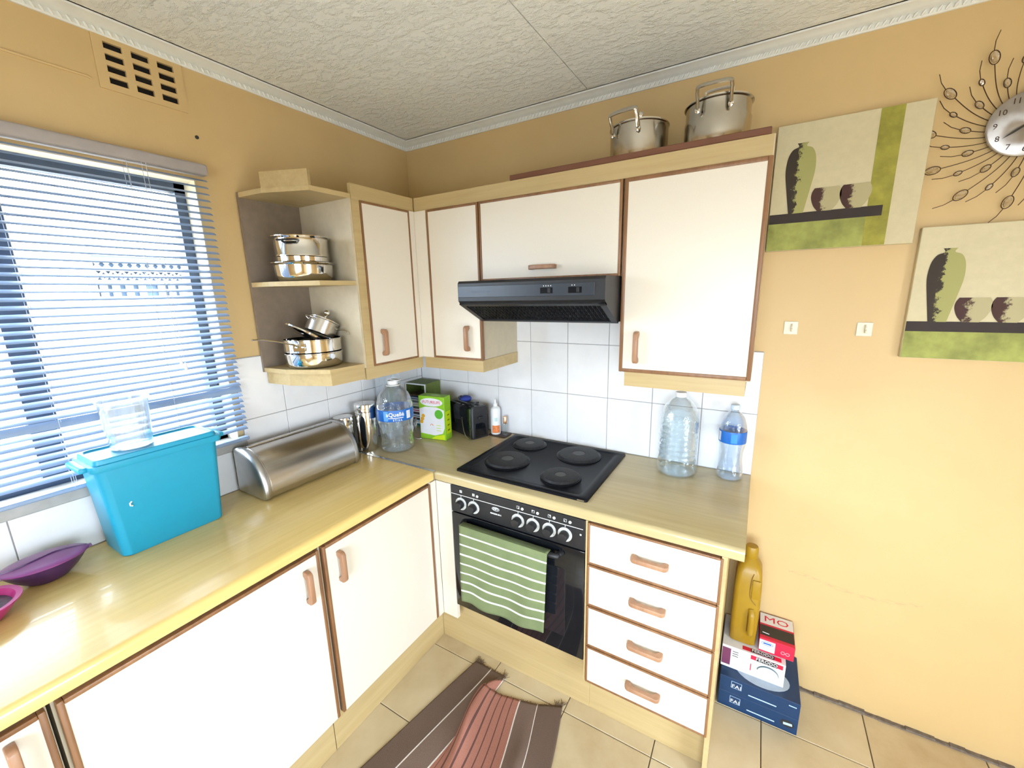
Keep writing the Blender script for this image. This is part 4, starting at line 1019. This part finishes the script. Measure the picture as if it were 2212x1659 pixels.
# toaster
ta = math.radians(-20)
tt = thing('toaster', 'black toaster with a bright metal edge beside the white lotion bottle', 'toaster', (0.400, -0.098, 0.9), (0, 0, ta), local=True)
bm = nb(); loft(bm, [rrect(0, 0, 0.122, 0.046, 0.018, 0.004), rrect(0, 0, 0.124, 0.048, 0.018, 0.012), rrect(0, 0, 0.122, 0.046, 0.018, 0.150), rrect(0, 0, 0.114, 0.038, 0.018, 0.165)])
obj('body', bm, BGLASS, tt, 40)
bm = nb(); loft(bm, [rrect(0.113, 0, 0.010, 0.0505, 0.009, 0.0006), rrect(0.113, 0, 0.010, 0.0505, 0.009, 0.155), rrect(0.113, 0, 0.008, 0.044, 0.008, 0.168)]); obj('end_housing', bm, BLACKM, tt, 40)
obj('metal_edge', bxo(0.1005, 0.1035, -0.0515, -0.0440, 0.004, 0.160), CHROME, tt)
for y in (-0.016, 0.016): obj('bread_slot', bxo(-0.085, 0.085, y-0.009, y+0.009, 0.1645, 0.1662), DARKV, tt)
obj('lever', bxo(0.122, 0.134, -0.014, 0.014, 0.105, 0.117, bev=0.003), BLACKM, tt)
tm = Matrix.Translation((0.400, -0.098, 0.9)) @ Matrix.Rotation(ta, 4, 'Z')
pts = []
for k in range(60):
    q = k/59; a = q*5.2*PI
    pts.append(tm @ Vector((-0.09 + 0.20*q + 0.016*math.cos(a), 0.020*math.sin(a), 0.1745 + 0.006*abs(math.sin(a*0.5)) + 0.008*math.exp(-((q-0.2)/0.15)**2))))
tag(obj('power_cord', tub(pts, 0.0042, 7), BLACKM, None, 60, base=(0.40, -0.10, 1.07)), 'black power cord coiled on top of the toaster', 'cord')
bm = nb(); mm = tm @ Matrix.Translation((0.012, -0.012, 0.192))
lathe(bm, [(0.012, -0.012), (0.026, -0.006), (0.031, 0.004), (0.024, 0.014), (0.008, 0.018)], (0,0,0), 20, mm, mod=lambda a, z: 1+0.12*math.sin(3*a))
tag(obj('blue_cloth', bm, COBALT, None, 60, base=(0.41, -0.11, 1.09)), 'small cobalt blue cloth bundle on the toaster', 'cloth')
bm = nb()
for k in range(26):   # beaded black mat edge hanging at the toaster
    q = k/25; p = tm @ Vector((0.045 + 0.075*q, -0.060 - 0.012*math.sin(q*3), 0.005 + 0.10*(1-q)**2))
    lathe(bm, [(0.001, -0.0035), (0.0038, 0), (0.001, 0.0035)], p, 6)
tag(obj('beaded_string', bm, STEELD, None, 60, base=(0.46, -0.16, 0.9)), 'string of small dark beads hanging on the toaster side', 'beads')
# lotion, perfume, tray
tr = nb(); loft(tr, [rrect(0.580, -0.056, 0.050, 0.034, 0.006, 0.9004), rrect(0.580, -0.056, 0.053, 0.037, 0.006, 0.9045)])
tag(obj('small_tray', tr, plain('dark_brown_tray', (0.06, 0.03, 0.02), 0.5), None, base=(0.58, -0.056, 0.9)), 'small dark brown tray under the lotion bottle', 'tray')
lo = thing('lotion_bottle', 'white lotion bottle with orange print beside the hob', 'bottle', (0.556, -0.058, 0.9047)); c = Vector((0.556, -0.058, 0.9047))
obj('bottle_body', lat([(0.022, 0.0), (0.0255, 0.003), (0.0265, 0.02), (0.0265, 0.128), (0.024, 0.142), (0.014, 0.150), (0.010, 0.152)], c, 36), WHITEP, lo, 40)
obj('nozzle', lat([(0.0115, 0.152), (0.0115, 0.166), (0.006, 0.170), (0.0045, 0.186), (0.003, 0.188)], c, 24), WHITEP, lo, 40)
face = math.atan2(-1.81-c.y, 1.71-c.x)
obj('printed_panel', arc_patch(c, 0.0268, face-0.75, face+0.85, c.z+0.012, c.z+0.052), ORANGE, lo)
obj('printed_line', arc_patch(c, 0.0268, face-0.2, face+0.35, c.z+0.075, c.z+0.095), plain('pale_teal_print', (0.5, 0.66, 0.62), 0.5), lo)
pf = thing('perfume_bottle', 'slim clear perfume bottle with a copper cap next to the lotion', 'bottle', (0.610, -0.050, 0.9047)); c = Vector((0.610, -0.050, 0.9047))
obj('glass', bxo(c.x-0.012, c.x+0.012, c.y-0.012, c.y+0.012, c.z, c.z+0.062, bev=0.003, seg=2), clear('thick_glass', (0.8, 0.83, 0.84), blend=0.25), pf, 40)
obj('cap', lat([(0.0105, 0.0625), (0.0105, 0.098), (0.0095, 0.100), (0.003, 0.100)], c, 20), GOLD, pf, 40)

# ------------------------------------------------------------------ pans on the open shelf
def ear(c, R, z, a, w=0.030, out=0.028, r=0.004):
    d = Vector((math.cos(a), math.sin(a), 0)); s = Vector((-math.sin(a), math.cos(a), 0)); c = Vector((c[0], c[1], z))
    return tub(smooth_path([c+d*(R-0.002)-s*w, c+d*(R+out*0.7)-s*w*0.95, c+d*(R+out)-s*w*0.4, c+d*(R+out)+s*w*0.4, c+d*(R+out*0.7)+s*w*0.95, c+d*(R-0.002)+s*w], 5), r, 7, flat=0.6)
SH2 = 1.6932
p1 = thing('steel_casserole', 'wide polished steel casserole under another pot on the middle shelf', 'pot', (0.165, -0.785, SH2)); c = (0.165, -0.785, SH2)
obj('pot_body', lat([(0.082, 0.0005), (0.094, 0.006), (0.103, 0.022), (0.105, 0.060), (0.118, 0.0665), (0.118, 0.0685), (0.103, 0.067), (0.101, 0.022), (0.090, 0.008)], c, 48), STEEL, p1, 40)
for a in (-0.35, PI-0.35): obj('handle', ear((c[0], c[1]), 0.108, SH2+0.060, a, 0.026, 0.008, 0.003), STEEL, p1, 60)
p2 = thing('steel_pot', 'polished steel pot with dark looped handle, topmost on the middle shelf', 'pot', (0.165, -0.785, SH2+0.069)); c = (0.165, -0.785, SH2+0.0692)
obj('pot_body', lat([(0.088, 0.0005), (0.093, 0.004), (0.094, 0.020), (0.097, 0.022), (0.097, 0.028), (0.0945, 0.031), (0.0945, 0.086), (0.108, 0.0915), (0.108, 0.094), (0.0925, 0.0925), (0.091, 0.03), (0.086, 0.006)], c, 48), STEEL, p2, 40)
a = math.atan2(-1.81+0.785, 1.71-0.165)
for q in (a-0.45, a-0.45+PI): obj('handle', ear((c[0], c[1]), 0.094, SH2+0.145, q, 0.034, 0.022, 0.0055), BLACKM, p2, 60)
for q in (-0.1, -1.0): pass
SH1 = UZ0+0.0182
p3 = thing('steel_pan', 'polished steel pan, lowest of the nested pans on the bottom shelf', 'pan', (0.170, -0.790, SH1)); c = (0.170, -0.790, SH1)
obj('pan_body', lat([(0.086, 0.0005), (0.098, 0.006), (0.105, 0.018), (0.106, 0.054), (0.112, 0.057), (0.112, 0.0595), (0.104, 0.058), (0.102, 0.018), (0.09, 0.006)], c, 48), STEEL, p3, 40)
p4 = thing('saute_pan', 'steel saute pan with long handle pointing toward the window', 'pan', (0.170, -0.790, SH1+0.06)); c = (0.170, -0.790, SH1+0.0600)
obj('pan_body', lat([(0.097, 0.0005), (0.105, 0.004), (0.106, 0.048), (0.109, 0.050), (0.109, 0.052), (0.104, 0.051), (0.102, 0.006)], c, 48), STEEL, p4, 40)
hp = smooth_path([(0.222, -0.886, SH1+0.090), (0.225, -0.905, SH1+0.098), (0.222, -0.945, SH1+0.112), (0.212, -1.005, SH1+0.128), (0.205, -1.040, SH1+0.130)], 6)
h4 = obj('handle', tub(hp, [0.008]*4 + [0.0065]*(len(hp)-4), 8, flat=0.45), STEEL, p4, 60)
mr = Matrix.Translation((0.2235, -0.8835, SH1+0.087)) @ Matrix.Rotation(math.radians(-60), 4, 'Z')
bm = nb(); box(bm, -0.002, 0.003, -0.024, 0.024, -0.016, 0.014, bev=0.002, mat=mr); pl_ = obj('rivet_plate', bm, STEEL, p4, 40)
for q in (-0.011, 0.013):
    obj('rivet', lat([(0.0045, 0.0025), (0.004, 0.005), (0.001, 0.006)], (0,0,0), 12, mr @ Matrix.Translation((0, q, 0)) @ Matrix.Rotation(PI/2, 4, 'Y')), STEELD, pl_, 40)
p5 = thing('pot_lid', 'flat steel pot lid tilted inside the nested pans', 'lid', (0.17, -0.80, SH1+0.085)); 
ml = Matrix.Translation((0.165, -0.817, SH1+0.131)) @ Matrix.Rotation(math.radians(30), 4, 'X') @ Matrix.Rotation(math.radians(-30), 4, 'X') @ Matrix.Rotation(math.radians(-32), 4, 'X') @ Matrix.Rotation(math.radians(8), 4, 'Y')
obj('disc', lat([(0.079, -0.004), (0.083, -0.002), (0.083, 0.003), (0.079, 0.005), (0.06, 0.009), (0.02, 0.014), (0.004, 0.0145)], (0,0,0), 44, ml), STEEL, p5, 40)
p6 = thing('small_saucepan', 'small steel saucepan with knobbed lid lying tilted on the pans', 'saucepan', (0.16, -0.745, SH1+0.12)); 
mp_ = Matrix.Translation((0.158, -0.752, SH1+0.122)) @ Matrix.Rotation(math.radians(-27), 4, 'X') @ Matrix.Rotation(math.radians(6), 4, 'Y')
obj('pan_body', lat([(0.052, 0.0), (0.058, 0.004), (0.060, 0.058), (0.064, 0.060), (0.064, 0.062), (0.058, 0.061), (0.055, 0.006)], (0,0,0), 40, mp_), STEELD, p6, 40)
ld = obj('lid', lat([(0.061, 0.0625), (0.061, 0.065), (0.04, 0.071), (0.012, 0.075), (0.004, 0.075)], (0,0,0), 40, mp_), STEEL, p6, 40)
obj('knob', lat([(0.004, 0.075), (0.0045, 0.083), (0.011, 0.088), (0.0135, 0.095), (0.011, 0.103), (0.004, 0.107)], (0,0,0), 20, mp_), STEEL, ld, 60)
hp = [mp_ @ Vector(v) for v in ((0.050, 0.030, 0.040), (0.064, 0.045, 0.048), (0.085, 0.075, 0.060), (0.098, 0.094, 0.056))]
for k_, pt in enumerate(hp):
    if pt.y > -0.685: hp[k_] = Vector((pt.x, -0.685, pt.z))
obj('handle', tub(smooth_path(hp, 6), 0.0065, 8, flat=0.45), STEEL, p6, 60)
hp = [mp_ @ Vector(v) for v in ((-0.02, -0.055, 0.045), (-0.02, -0.070, 0.052), (0.02, -0.070, 0.052), (0.02, -0.055, 0.045))]
obj('ear_handle', tub(smooth_path(hp, 6), 0.003, 7), STEEL, p6, 60)

# ------------------------------------------------------------------ pots on top of the cabinets
def top_pot(name, label, x, y, R, H, knob, a_h, belly):
    z0 = 2.0755; t = thing(name, label, 'pot', (x, y, z0)); c = (x, y, z0)
    prof = [(R*0.86, 0.0005), (R*0.97, 0.006), (R, 0.022)] + ([(R, H*0.62), (R*0.965, H*0.70), (R*0.97, H*0.9)] if belly else []) + [(R*0.975 if belly else R, H-0.006), (R*1.03, H-0.003), (R*1.03, H), (R*0.95, H-0.002), (R*0.94, 0.02), (R*0.85, 0.006)]
    obj('pot_body', lat(prof, c, 48), POTST, t, 40)
    ld = obj('lid', lat([(R*1.0, H+0.0005), (R*1.0, H+0.003), (R*0.7, H+0.010), (R*0.3, H+0.016), (R*0.08, H+0.017)], c, 48), STEEL, t, 40)
    if knob: obj('knob', lat([(0.006, H+0.017), (0.006, H+0.026), (0.012, H+0.031), (0.0155, H+0.039), (0.013, H+0.048), (0.005, H+0.053)], c, 20), STEEL, ld, 60)
    else:
        hp = smooth_path([(x-0.036, y, z0+H+0.012), (x-0.040, y, z0+H+0.034), (x-0.032, y, z0+H+0.048), (x+0.032, y, z0+H+0.048), (x+0.040, y, z0+H+0.034), (x+0.036, y, z0+H+0.012)], 5)
        obj('lid_handle', tub(hp, 0.0075, 8, flat=0.6), STEEL, ld, 60)
    for q in (a_h, a_h+PI):
        d = Vector((math.cos(q), math.sin(q), 0)); s = Vector((-math.sin(q), math.cos(q), 0)); cc_ = Vector((x, y, z0+H))
        w = 0.046
        hp = smooth_path([cc_+d*(R+0.003)-s*w-Z*0.030, cc_+d*(R+0.008)-s*w-Z*0.012, cc_+d*(R+0.020)-s*w*1.02+Z*0.012, cc_+d*(R+0.026)-s*w*0.8+Z*0.022,
                          cc_+d*(R+0.026)+s*w*0.8+Z*0.022, cc_+d*(R+0.020)+s*w*1.02+Z*0.012, cc_+d*(R+0.008)+s*w-Z*0.012, cc_+d*(R+0.003)+s*w-Z*0.030], 5)
        hh = obj('handle', tub(hp, 0.0088, 8, flat=0.6), POTST, t, 60)
        for sg in (-1, 1):
            mr = Matrix.Translation(cc_+d*(R+0.001)+s*w*sg-Z*0.034) @ Matrix.Rotation(q, 4, 'Z') @ Matrix.Rotation(PI/2, 4, 'Y')
            obj('rivet', lat([(0.0085, -0.002), (0.008, 0.002), (0.003, 0.004)], (0,0,0), 12, mr), STEEL, hh, 40)
top_pot('lidded_pot', 'shiny lidded steel pot with ball knob on the plank', 1.285, -0.190, 0.098, 0.112, True, math.radians(-102), False)
top_pot('lidded_pot', 'larger shiny steel pot with loop lid handle at plank end', 1.535, -0.190, 0.098, 0.128, False, math.radians(-91), True)

# ------------------------------------------------------------------ wall pictures
def picture(label, x0, x1, z0, z1, shelf_z, vx, bx, stripe, shelf_x1):
    t = thing('canvas_print', label, 'picture', ((x0+x1)/2, 0.0, z0), group='vase canvas prints')
    obj('canvas', bxo(x0, x1, -0.025, -0.001, z0, z1, bev=0.0015), CANVAS, t)
    q = -0.0253
    fxy = lambda u, v, d: Vector((u, d, v))
    def flat(name, pts, mat, lay):
        bm = nb(); prism(bm, pts, fxy, q-0.0003*lay, q-0.0003*(lay-1)); return obj(name, bm, mat, t)
    rect = lambda a, b, c, d: [(a, c), (b, c), (b, d), (a, d)]
    flat('green_band', rect(x0+0.001, stripe[1] if stripe else x1-0.001, z0+0.001, shelf_z), CANG2, 1)
    if stripe: flat('green_stripe', rect(stripe[0], stripe[1], z0+0.001, z1-0.001), CANG, 2)
    flat('dark_ledge', rect(x0+0.001, shelf_x1, shelf_z, shelf_z+0.031), CAND, 3)
    b = shelf_z+0.030; h = 0.215
    prof = [(0.021, 0), (0.026, 0.03), (0.034, 0.08), (0.040, 0.12), (0.041, 0.15), (0.037, 0.18), (0.027, 0.200), (0.012, 0.207), (0.012, 0.213), (0.016, 0.219)]
    prof = [(q.x, q.y) for q in smooth_path([(r, z, 0) for r, z in prof], 4)]
    flat('painted_vase', [(vx+r, b+z) for r, z in prof] + [(vx-r, b+z) for r, z in prof[::-1]], VASE, 4)
    for xx in bx:
        pr = [(q.x, q.y) for q in smooth_path([(0.019, 0, 0), (0.032, 0.018, 0), (0.040, 0.042, 0), (0.039, 0.060, 0), (0.033, 0.073, 0)], 4)]
        flat('painted_bowl', [(xx+r, b+z) for r, z in pr] + [(xx-r, b+z) for r, z in pr[::-1]], BOWLP, 4)
    return t
picture('upper canvas print of vase and bowls with olive stripe, touching the cabinet', 1.7065, 2.096, 1.757, 2.158, 1.847, 1.782, (1.861, 1.937), (1.972, 2.028), 2.010)
picture('lower canvas print of vase and bowls, cut off at the photo edge', 2.113, 2.513, 1.402, 1.801, 1.487, 2.184, (2.257, 2.335), (2.395, 2.45), 2.425)

# wall hooks
for x0, lab in ((1.789, 'small square white wall hook nearest the tall wall cabinet'), (1.996, 'small square white wall hook nearer the lower picture')):
    t = thing('adhesive_hook', lab, 'hook', (x0+0.02, 0.0, 1.465), group='square wall hooks')
    obj('backplate', bxo(x0, x0+0.042, -0.004, -0.0005, 1.465, 1.511, bev=0.001), plain('cream_plastic', (0.72, 0.66, 0.52), 0.4) if x0 < 1.8 else bpy.data.materials['cream_plastic'], t)
    obj('hook_prong', tub(smooth_path([(x0+0.023, -0.004, 1.502), (x0+0.023, -0.010, 1.494), (x0+0.023, -0.011, 1.482), (x0+0.023, -0.018, 1.478), (x0+0.023, -0.020, 1.486)], 4), 0.0028, 7), bpy.data.materials['cream_plastic'], t, 60)

# ------------------------------------------------------------------ wall clock
ck = thing('wall_clock', 'starburst wall clock with curled wires and crystals at the photo edge', 'clock', (2.292, 0.0, 2.055), local=True)
mk = Matrix.Rotation(PI/2, 4, 'X')
obj('dial', lat([(0.083, 0.012), (0.083, 0.020), (0.080, 0.022), (0.030, 0.0225), (0.004, 0.0225)], (0,0,0), 64, mk), DIAL, ck, 40)
obj('backing', lat([(0.045, 0.001), (0.045, 0.012)], (0,0,0), 32, mk), BLACKM, ck)
for n_ in range(1, 13):
    a = PI/2 - n_*PI/6
    obj('numeral', text_bm(str(n_), 0.020, (0.066*math.cos(a), -0.0228, 0.066*math.sin(a)), X, Z, -Y, 0.0004, 0.0), WIRE, ck)
for a, L_, w in ((math.radians(215), 0.060, 0.0022), (math.radians(75), 0.045, 0.003)):
    bm = nb(); d = Vector((math.cos(a), 0, math.sin(a))); s = Vector((-math.sin(a), 0, math.cos(a)))
    prism(bm, [(-0.015, -w), (L_*0.6, -w*1.3), (L_, 0), (L_*0.6, w*1.3), (-0.015, w)], lambda u, v, q: d*u + s*v + Vector((0, -0.026-q, 0)), 0, 0.001); obj('clock_hand', bm, INKK, ck)
def feather(a, R1, cr, tail):
    def pt(r):
        aa = a + math.radians(19)*max(0.0, (0.20-r)/0.13)**1.3
        return Vector((r*math.cos(aa), -0.014-0.03*(r-0.07), r*math.sin(aa)))
    n = 10; path = [pt(0.07+(R1-0.07)*k/n) for k in range(n+1)]
    w = obj('wire', tub(path, 0.0011, 5), WIRE, ck)
    dirv = (path[-1]-path[-2]).normalized(); per = Vector((-dirv.z, 0, dirv.x)).normalized()
    e = path[-1]; L_ = cr*1.4
    ring = [e + dirv*(L_ + L_*math.cos(t)) + per*cr*0.85*math.sin(t) for t in [PI+2*PI*k/20 for k in range(20)]]
    obj('crystal_setting', tub(ring, 0.0012, 5, closed=True), WIRE, w)
    mc = frame_m(e + dirv*L_, dirv, per, Vector((0,-1,0)))
    sc_ = Matrix.Diagonal((L_*0.95, cr*0.80, cr*0.6, 1))
    bm = nb(); bmesh.ops.create_icosphere(bm, subdivisions=1, radius=1.0, matrix=mc @ sc_); obj('crystal', bm, CRYSTAL, w)
    t0 = e + dirv*2*L_
    obj('wire_tail', tub([t0, t0+dirv*tail*0.5-per*tail*0.08, t0+dirv*tail-per*tail*0.30], 0.0010, 5), WIRE, w)
for k in range(12):
    a = math.radians(118 + 30*k)
    feather(a, 0.185, 0.0125, 0.045)
    feather(a+math.radians(10), 0.155, 0.0065, 0.045)
    feather(a+math.radians(20), 0.112, 0.0085, 0.045)

# ------------------------------------------------------------------ boxes and jug beside the drawers
def blue_box(z0, z1, label, emblem):
    t = thing('blue_box', label, 'box', (1.835, -0.12, z0), group='flat blue boxes on the floor')
    obj('carton', bxo(1.703, 1.968, -0.238, -0.004, z0, z1, bev=0.0015), NAVY, t)
    f = -0.2384; zc = (z0+z1)/2
    lg = obj('logo_frame', slab((1.762, f, zc+0.008), X, Z, -Y, 0.036, 0.030), plain('pale_blue_ink', (0.45, 0.6, 0.75), 0.5) if emblem else bpy.data.materials['pale_blue_ink'], t)
    obj('logo_field', slab((1.762, f-0.0005, zc+0.0085), X, Z, -Y, 0.033, 0.027), NAVY, lg)
    obj('lettering', text_bm('FAI', 0.021, (1.7625, f-0.0010, zc+0.003), X, Z, -Y, 0.0003, 0.0, sx=1.15), INKW, lg)
    obj('printed_line', slab((1.850, f-0.0002, zc-0.012), X, Z, -Y, 0.092, 0.0045), bpy.data.materials['pale_blue_ink'], t)
    if emblem:
        e = obj('emblem', disc((1.936, f, zc+0.002), X, Z, -Y, 0.022, 0.015), KCARD, t)
        obj('emblem_mark', slab((1.937, f-0.0008, zc+0.002), (X+Z*0.12).normalized(), (Z-X*0.12).normalized(), -Y, 0.028, 0.010), bpy.data.materials['pale_blue_ink'], e)
    else:
        obj('printed_line', slab((1.945, f-0.0002, zc+0.016), X, Z, -Y, 0.024, 0.004), bpy.data.materials['pale_blue_ink'], t)
        obj('printed_oval', disc((1.845, -0.165, z1+0.0003), X, Y, Z, 0.092, 0.062), plain('pale_grey_blue_print', (0.36, 0.43, 0.52), 0.5), t)
    return t
blue_box(0.0008, 0.070, 'flat dark blue box with dark oval emblem, on the floor tiles', True)
blue_box(0.0706, 0.140, 'flat dark blue box with pale oval top, upper of the two', False)
wbx = thing('brake_shoe_box', 'white box with red band and printed brake shoe above blue boxes', 'box', (1.81, -0.1, 0.1406), (0, 0, 0))
obj('carton', bxo(1.700, 1.914, -0.190, -0.006, 0.1408, 0.240, bev=0.0012), WCARD, wbx)
f = -0.1905
b_ = obj('red_band', slab((1.853, f, 0.226), X, Z, -Y, 0.106, 0.018), RCARD, wbx); k_ = obj('black_band', slab((1.853, f-0.0005, 0.226), X, Z, -Y, 0.070, 0.018), KCARD, wbx)
obj('lettering', text_bm('FERODO', 0.0185, (1.853, f-0.0011, 0.2262), X, Z, -Y, 0.0003, 0.0, sx=0.98), INKW, k_)
obj('red_band', slab((1.835, -0.172, 0.2404), X, Y, Z, 0.130, 0.019), RCARD, wbx); k_ = obj('black_band', slab((1.838, -0.172, 0.2409), X, Y, Z, 0.078, 0.019), KCARD, wbx)
obj('lettering', text_bm('FERODO', 0.0185, (1.838, -0.172, 0.2414), X, Y, Z, 0.0002, 0.0, sx=1.0), INKW, k_)
obj('printed_brake_shoe', tub([(1.860+0.036*math.cos(a), f-0.0004, 0.178+0.030*math.sin(a)) for a in [0.05+k*0.245 for k in range(13)]], 0.0062, 6, flat=0.12), plain('teal_grey_print', (0.12, 0.2, 0.23), 0.5), wbx, 60)
obj('printed_line', slab((1.803, f, 0.180), X, Z, -Y, 0.003, 0.030), RCARD, wbx)
obj('printed_panel', slab((1.717, f, 0.192), X, Z, -Y, 0.030, 0.076), PLUM, wbx)
for k in range(3): obj('printed_line', slab((1.748, f-0.0002, 0.222-0.010*k), X, Z, -Y, 0.020, 0.0022), INKK, wbx)
rbx = thing('parts_box', 'red and black parts box beside the yellow jug', 'box', (1.88, -0.08, 0.2406))
obj('carton', bxo(1.823, 1.938, -0.158, -0.008, 0.2418, 0.302, bev=0.001), RCARD, rbx)
t_ = 0.3024
obj('black_panel', slab((1.8805, -0.111, t_), X, Y, Z, 0.113, 0.058), KCARD, rbx)
obj('red_stripe', slab((1.8805, -0.077, t_), X, Y, Z, 0.113, 0.009), RCARD, rbx)
w_ = obj('white_panel', slab((1.8805, -0.041, t_), X, Y, Z, 0.113, 0.062), WCARD, rbx)
obj('lettering', text_bm('MO', 0.046, (1.880, -0.043, t_+0.0006), X, Y, Z, 0.0002, 0.0, sx=1.2), RCARD, w_)
obj('key_print', tub([(1.832, -0.125, t_+0.0006), (1.855, -0.128, t_+0.0006)], 0.0015, 5), WCARD, rbx)
s_ = obj('sticker', slab((1.850, -0.1584, 0.272), X, Z, -Y, 0.052, 0.046), WCARD, rbx)
obj('sticker_oval', disc((1.850, -0.1590, 0.282), X, Z, -Y, 0.019, 0.008, ring=0.0008), BLUELAB, s_)
obj('sticker_line', slab((1.850, -0.1590, 0.282), X, Z, -Y, 0.026, 0.006), BLUELAB, s_)
obj('printed_symbol', disc((1.902, -0.1586, 0.265), X, Z, -Y, 0.006, 0.006, ring=0.0012), plain('pale_pink_print', (0.75, 0.35, 0.42), 0.5), rbx)
obj('printed_symbol', disc((1.917, -0.1586, 0.265), X, Z, -Y, 0.006, 0.006, ring=0.0012), bpy.data.materials['pale_pink_print'], rbx)
obj('side_print', bxo(1.9382, 1.9388, -0.156, -0.010, 0.245, 0.300), KCARD, rbx)

yj = thing('oil_jug', 'tall yellow plastic jug standing on the boxes beside the drawers', 'jug', (1.767, -0.095, 0.2412), (0, 0, 0))
cx_, cy_ = 1.766, -0.098; zb = 0.2415
bm = nb(); secs = []
for z, hx, hy, r in ((0.0, 0.040, 0.052, 0.016), (0.006, 0.046, 0.058, 0.018), (0.14, 0.047, 0.059, 0.018), (0.26, 0.046, 0.058, 0.018), (0.315, 0.042, 0.054, 0.020), (0.342, 0.032, 0.042, 0.022), (0.356, 0.021, 0.024, 0.019), (0.365, 0.0185, 0.0185, 0.018)):
    secs.append(rrect(cx_, cy_, hx, hy, r, zb+z, 6))
loft(bm, secs); obj('jug_body', bm, YELL, yj, 50)
obj('cap', lat([(0.0215, 0.358), (0.023, 0.360), (0.023, 0.400), (0.020, 0.406), (0.004, 0.407)], (cx_, cy_, zb), 28), YELL, yj, 40)
fy = cy_-0.0585
obj('grip', tub(smooth_path([(1.789, fy+0.004, zb+0.052), (1.789, fy-0.011, zb+0.066), (1.789, fy-0.013, zb+0.10), (1.788, fy-0.012, zb+0.145), (1.785, fy+0.002, zb+0.165)], 5), 0.011, 8, flat=0.8), YELL, yj, 50)
YD = plain('dark_yellow_groove', (0.20, 0.10, 0.008), 0.6)
obj('moulded_groove', tub(smooth_path([(1.781, fy+0.0055, zb+0.318), (1.776, fy-0.0003, zb+0.295), (1.774, fy-0.0006, zb+0.245), (1.778, fy-0.0006, zb+0.215), (1.797, fy-0.0006, zb+0.190)], 4), 0.0016, 5), YD, yj)
obj('moulded_groove', tub([(1.776, fy-0.0004, zb+0.150), (1.776, fy-0.0006, zb+0.065)], 0.0018, 5), YD, yj)
obj('shoulder_panel', bxo(1.779, 1.806, fy-0.0035, fy+0.006, zb+0.215, zb+0.295, bev=0.003, seg=2), YELL, yj, 40)

# ------------------------------------------------------------------ rug
bm = nb(); uvl = bm.loops.layers.uv.new('UVMap'); NX, NT = 110, 90; G = []
def sst(a, b, x):
    x = max(0, min(1, (x-a)/(b-a))); return x*x*(3-2*x)
def lerp_tab(x, tab):
    for (a, va), (b, vb_) in zip(tab, tab[1:]):
        if x <= b: return va + (vb_-va)*(x-a)/(b-a)
    return tab[-1][1]
for j in range(NT+1):
    t = j/NT*0.95; row = []
    for i in range(NX+1):
        s = i/NX
        wtop = 0.43; grow = 1 - math.exp(-t/0.30)
        xl = 0.743 - 0.185*t; xr = 1.168 + 0.30*t - 0.22*t*t
        fold = math.exp(-(t/0.30)**1.5)
        fx = lerp_tab(s, ((0, 0), (0.155, 0.19), (0.27, 0.34), (0.305, 0.375), (0.345, 0.30), (0.39, 0.255), (0.735, 0.615), (0.86, 0.785), (1, 1)))
        fy = lerp_tab(s, ((0, 0), (0.29, 0.0), (0.345, 0.075), (0.39, 0.105), (0.735, 0.062), (0.86, 0.045), (1, 0)))
        x = xl + (xr-xl)*(fx*fold + s*(1-fold))
        y = -0.566 - t - fy*fold
        fr_ = math.exp(-(t/0.22)**2)
        rid = 0.41 + 0.14*t
        zr = 0.026*sst(0.30, 0.335, s)*(1-sst(0.42, 0.60, s))*fr_ + 0.045*math.exp(-((s-rid)/0.045)**2)*math.exp(-((t-0.20)/0.16)**2) + 0.035*math.exp(-((s-0.80-0.12*t)/0.05)**2)*math.exp(-((t-0.30)/0.12)**2)
        z = 0.005 + zr + 0.0015*math.sin(s*23+t*9)
        row.append((bm.verts.new((x, y, max(z, 0.0035))), (s, t)))
    G.append(row)
for j in range(NT):
    for i in range(NX):
        q = [G[j][i], G[j+1][i], G[j+1][i+1], G[j][i+1]]
        f = bm.faces.new([a for a, _ in q])
        for lp, (_, uv) in zip(f.loops, q): lp[uvl].uv = uv
edge_pts = [G[0][i][0].co.copy() for i in range(NX+1)]
rg = obj('rug', bm, RUG, None, 80, recalc=True, base=(0.95, -1.0, 0.0))
md = rg.modifiers.new('thickness', 'SOLIDIFY'); md.thickness = 0.005; md.offset = -1.0 if False else 0.0
tag(rg, 'rucked brown and pink striped woven rug on the floor before the oven', 'rug')
bm = nb()
FR = plain('brown_fringe', (0.13, 0.085, 0.055), 0.95)
for i in range(0, NX+1):
    p = edge_pts[i]; q = 1.0 if i < 8 or i > NX-6 or 30 < i < 38 else 0.28
    for r in range(3 if q == 1 else 1):
        L_ = q*random.uniform(0.012, 0.034); a = random.uniform(0.9, 2.2)
        d = Vector((math.cos(a), math.sin(a), 0))
        e = p + d*L_; e.z = max(0.003, p.z*0.6)
        if e.y > -0.522: e.y = -0.522
        tube(bm, [p, p.lerp(e, 0.5)+Vector((0, 0, 0.002)), e], 0.0010, 4)
fr = obj('fringe', bm, FR, rg); fr['kind'] = 'stuff'
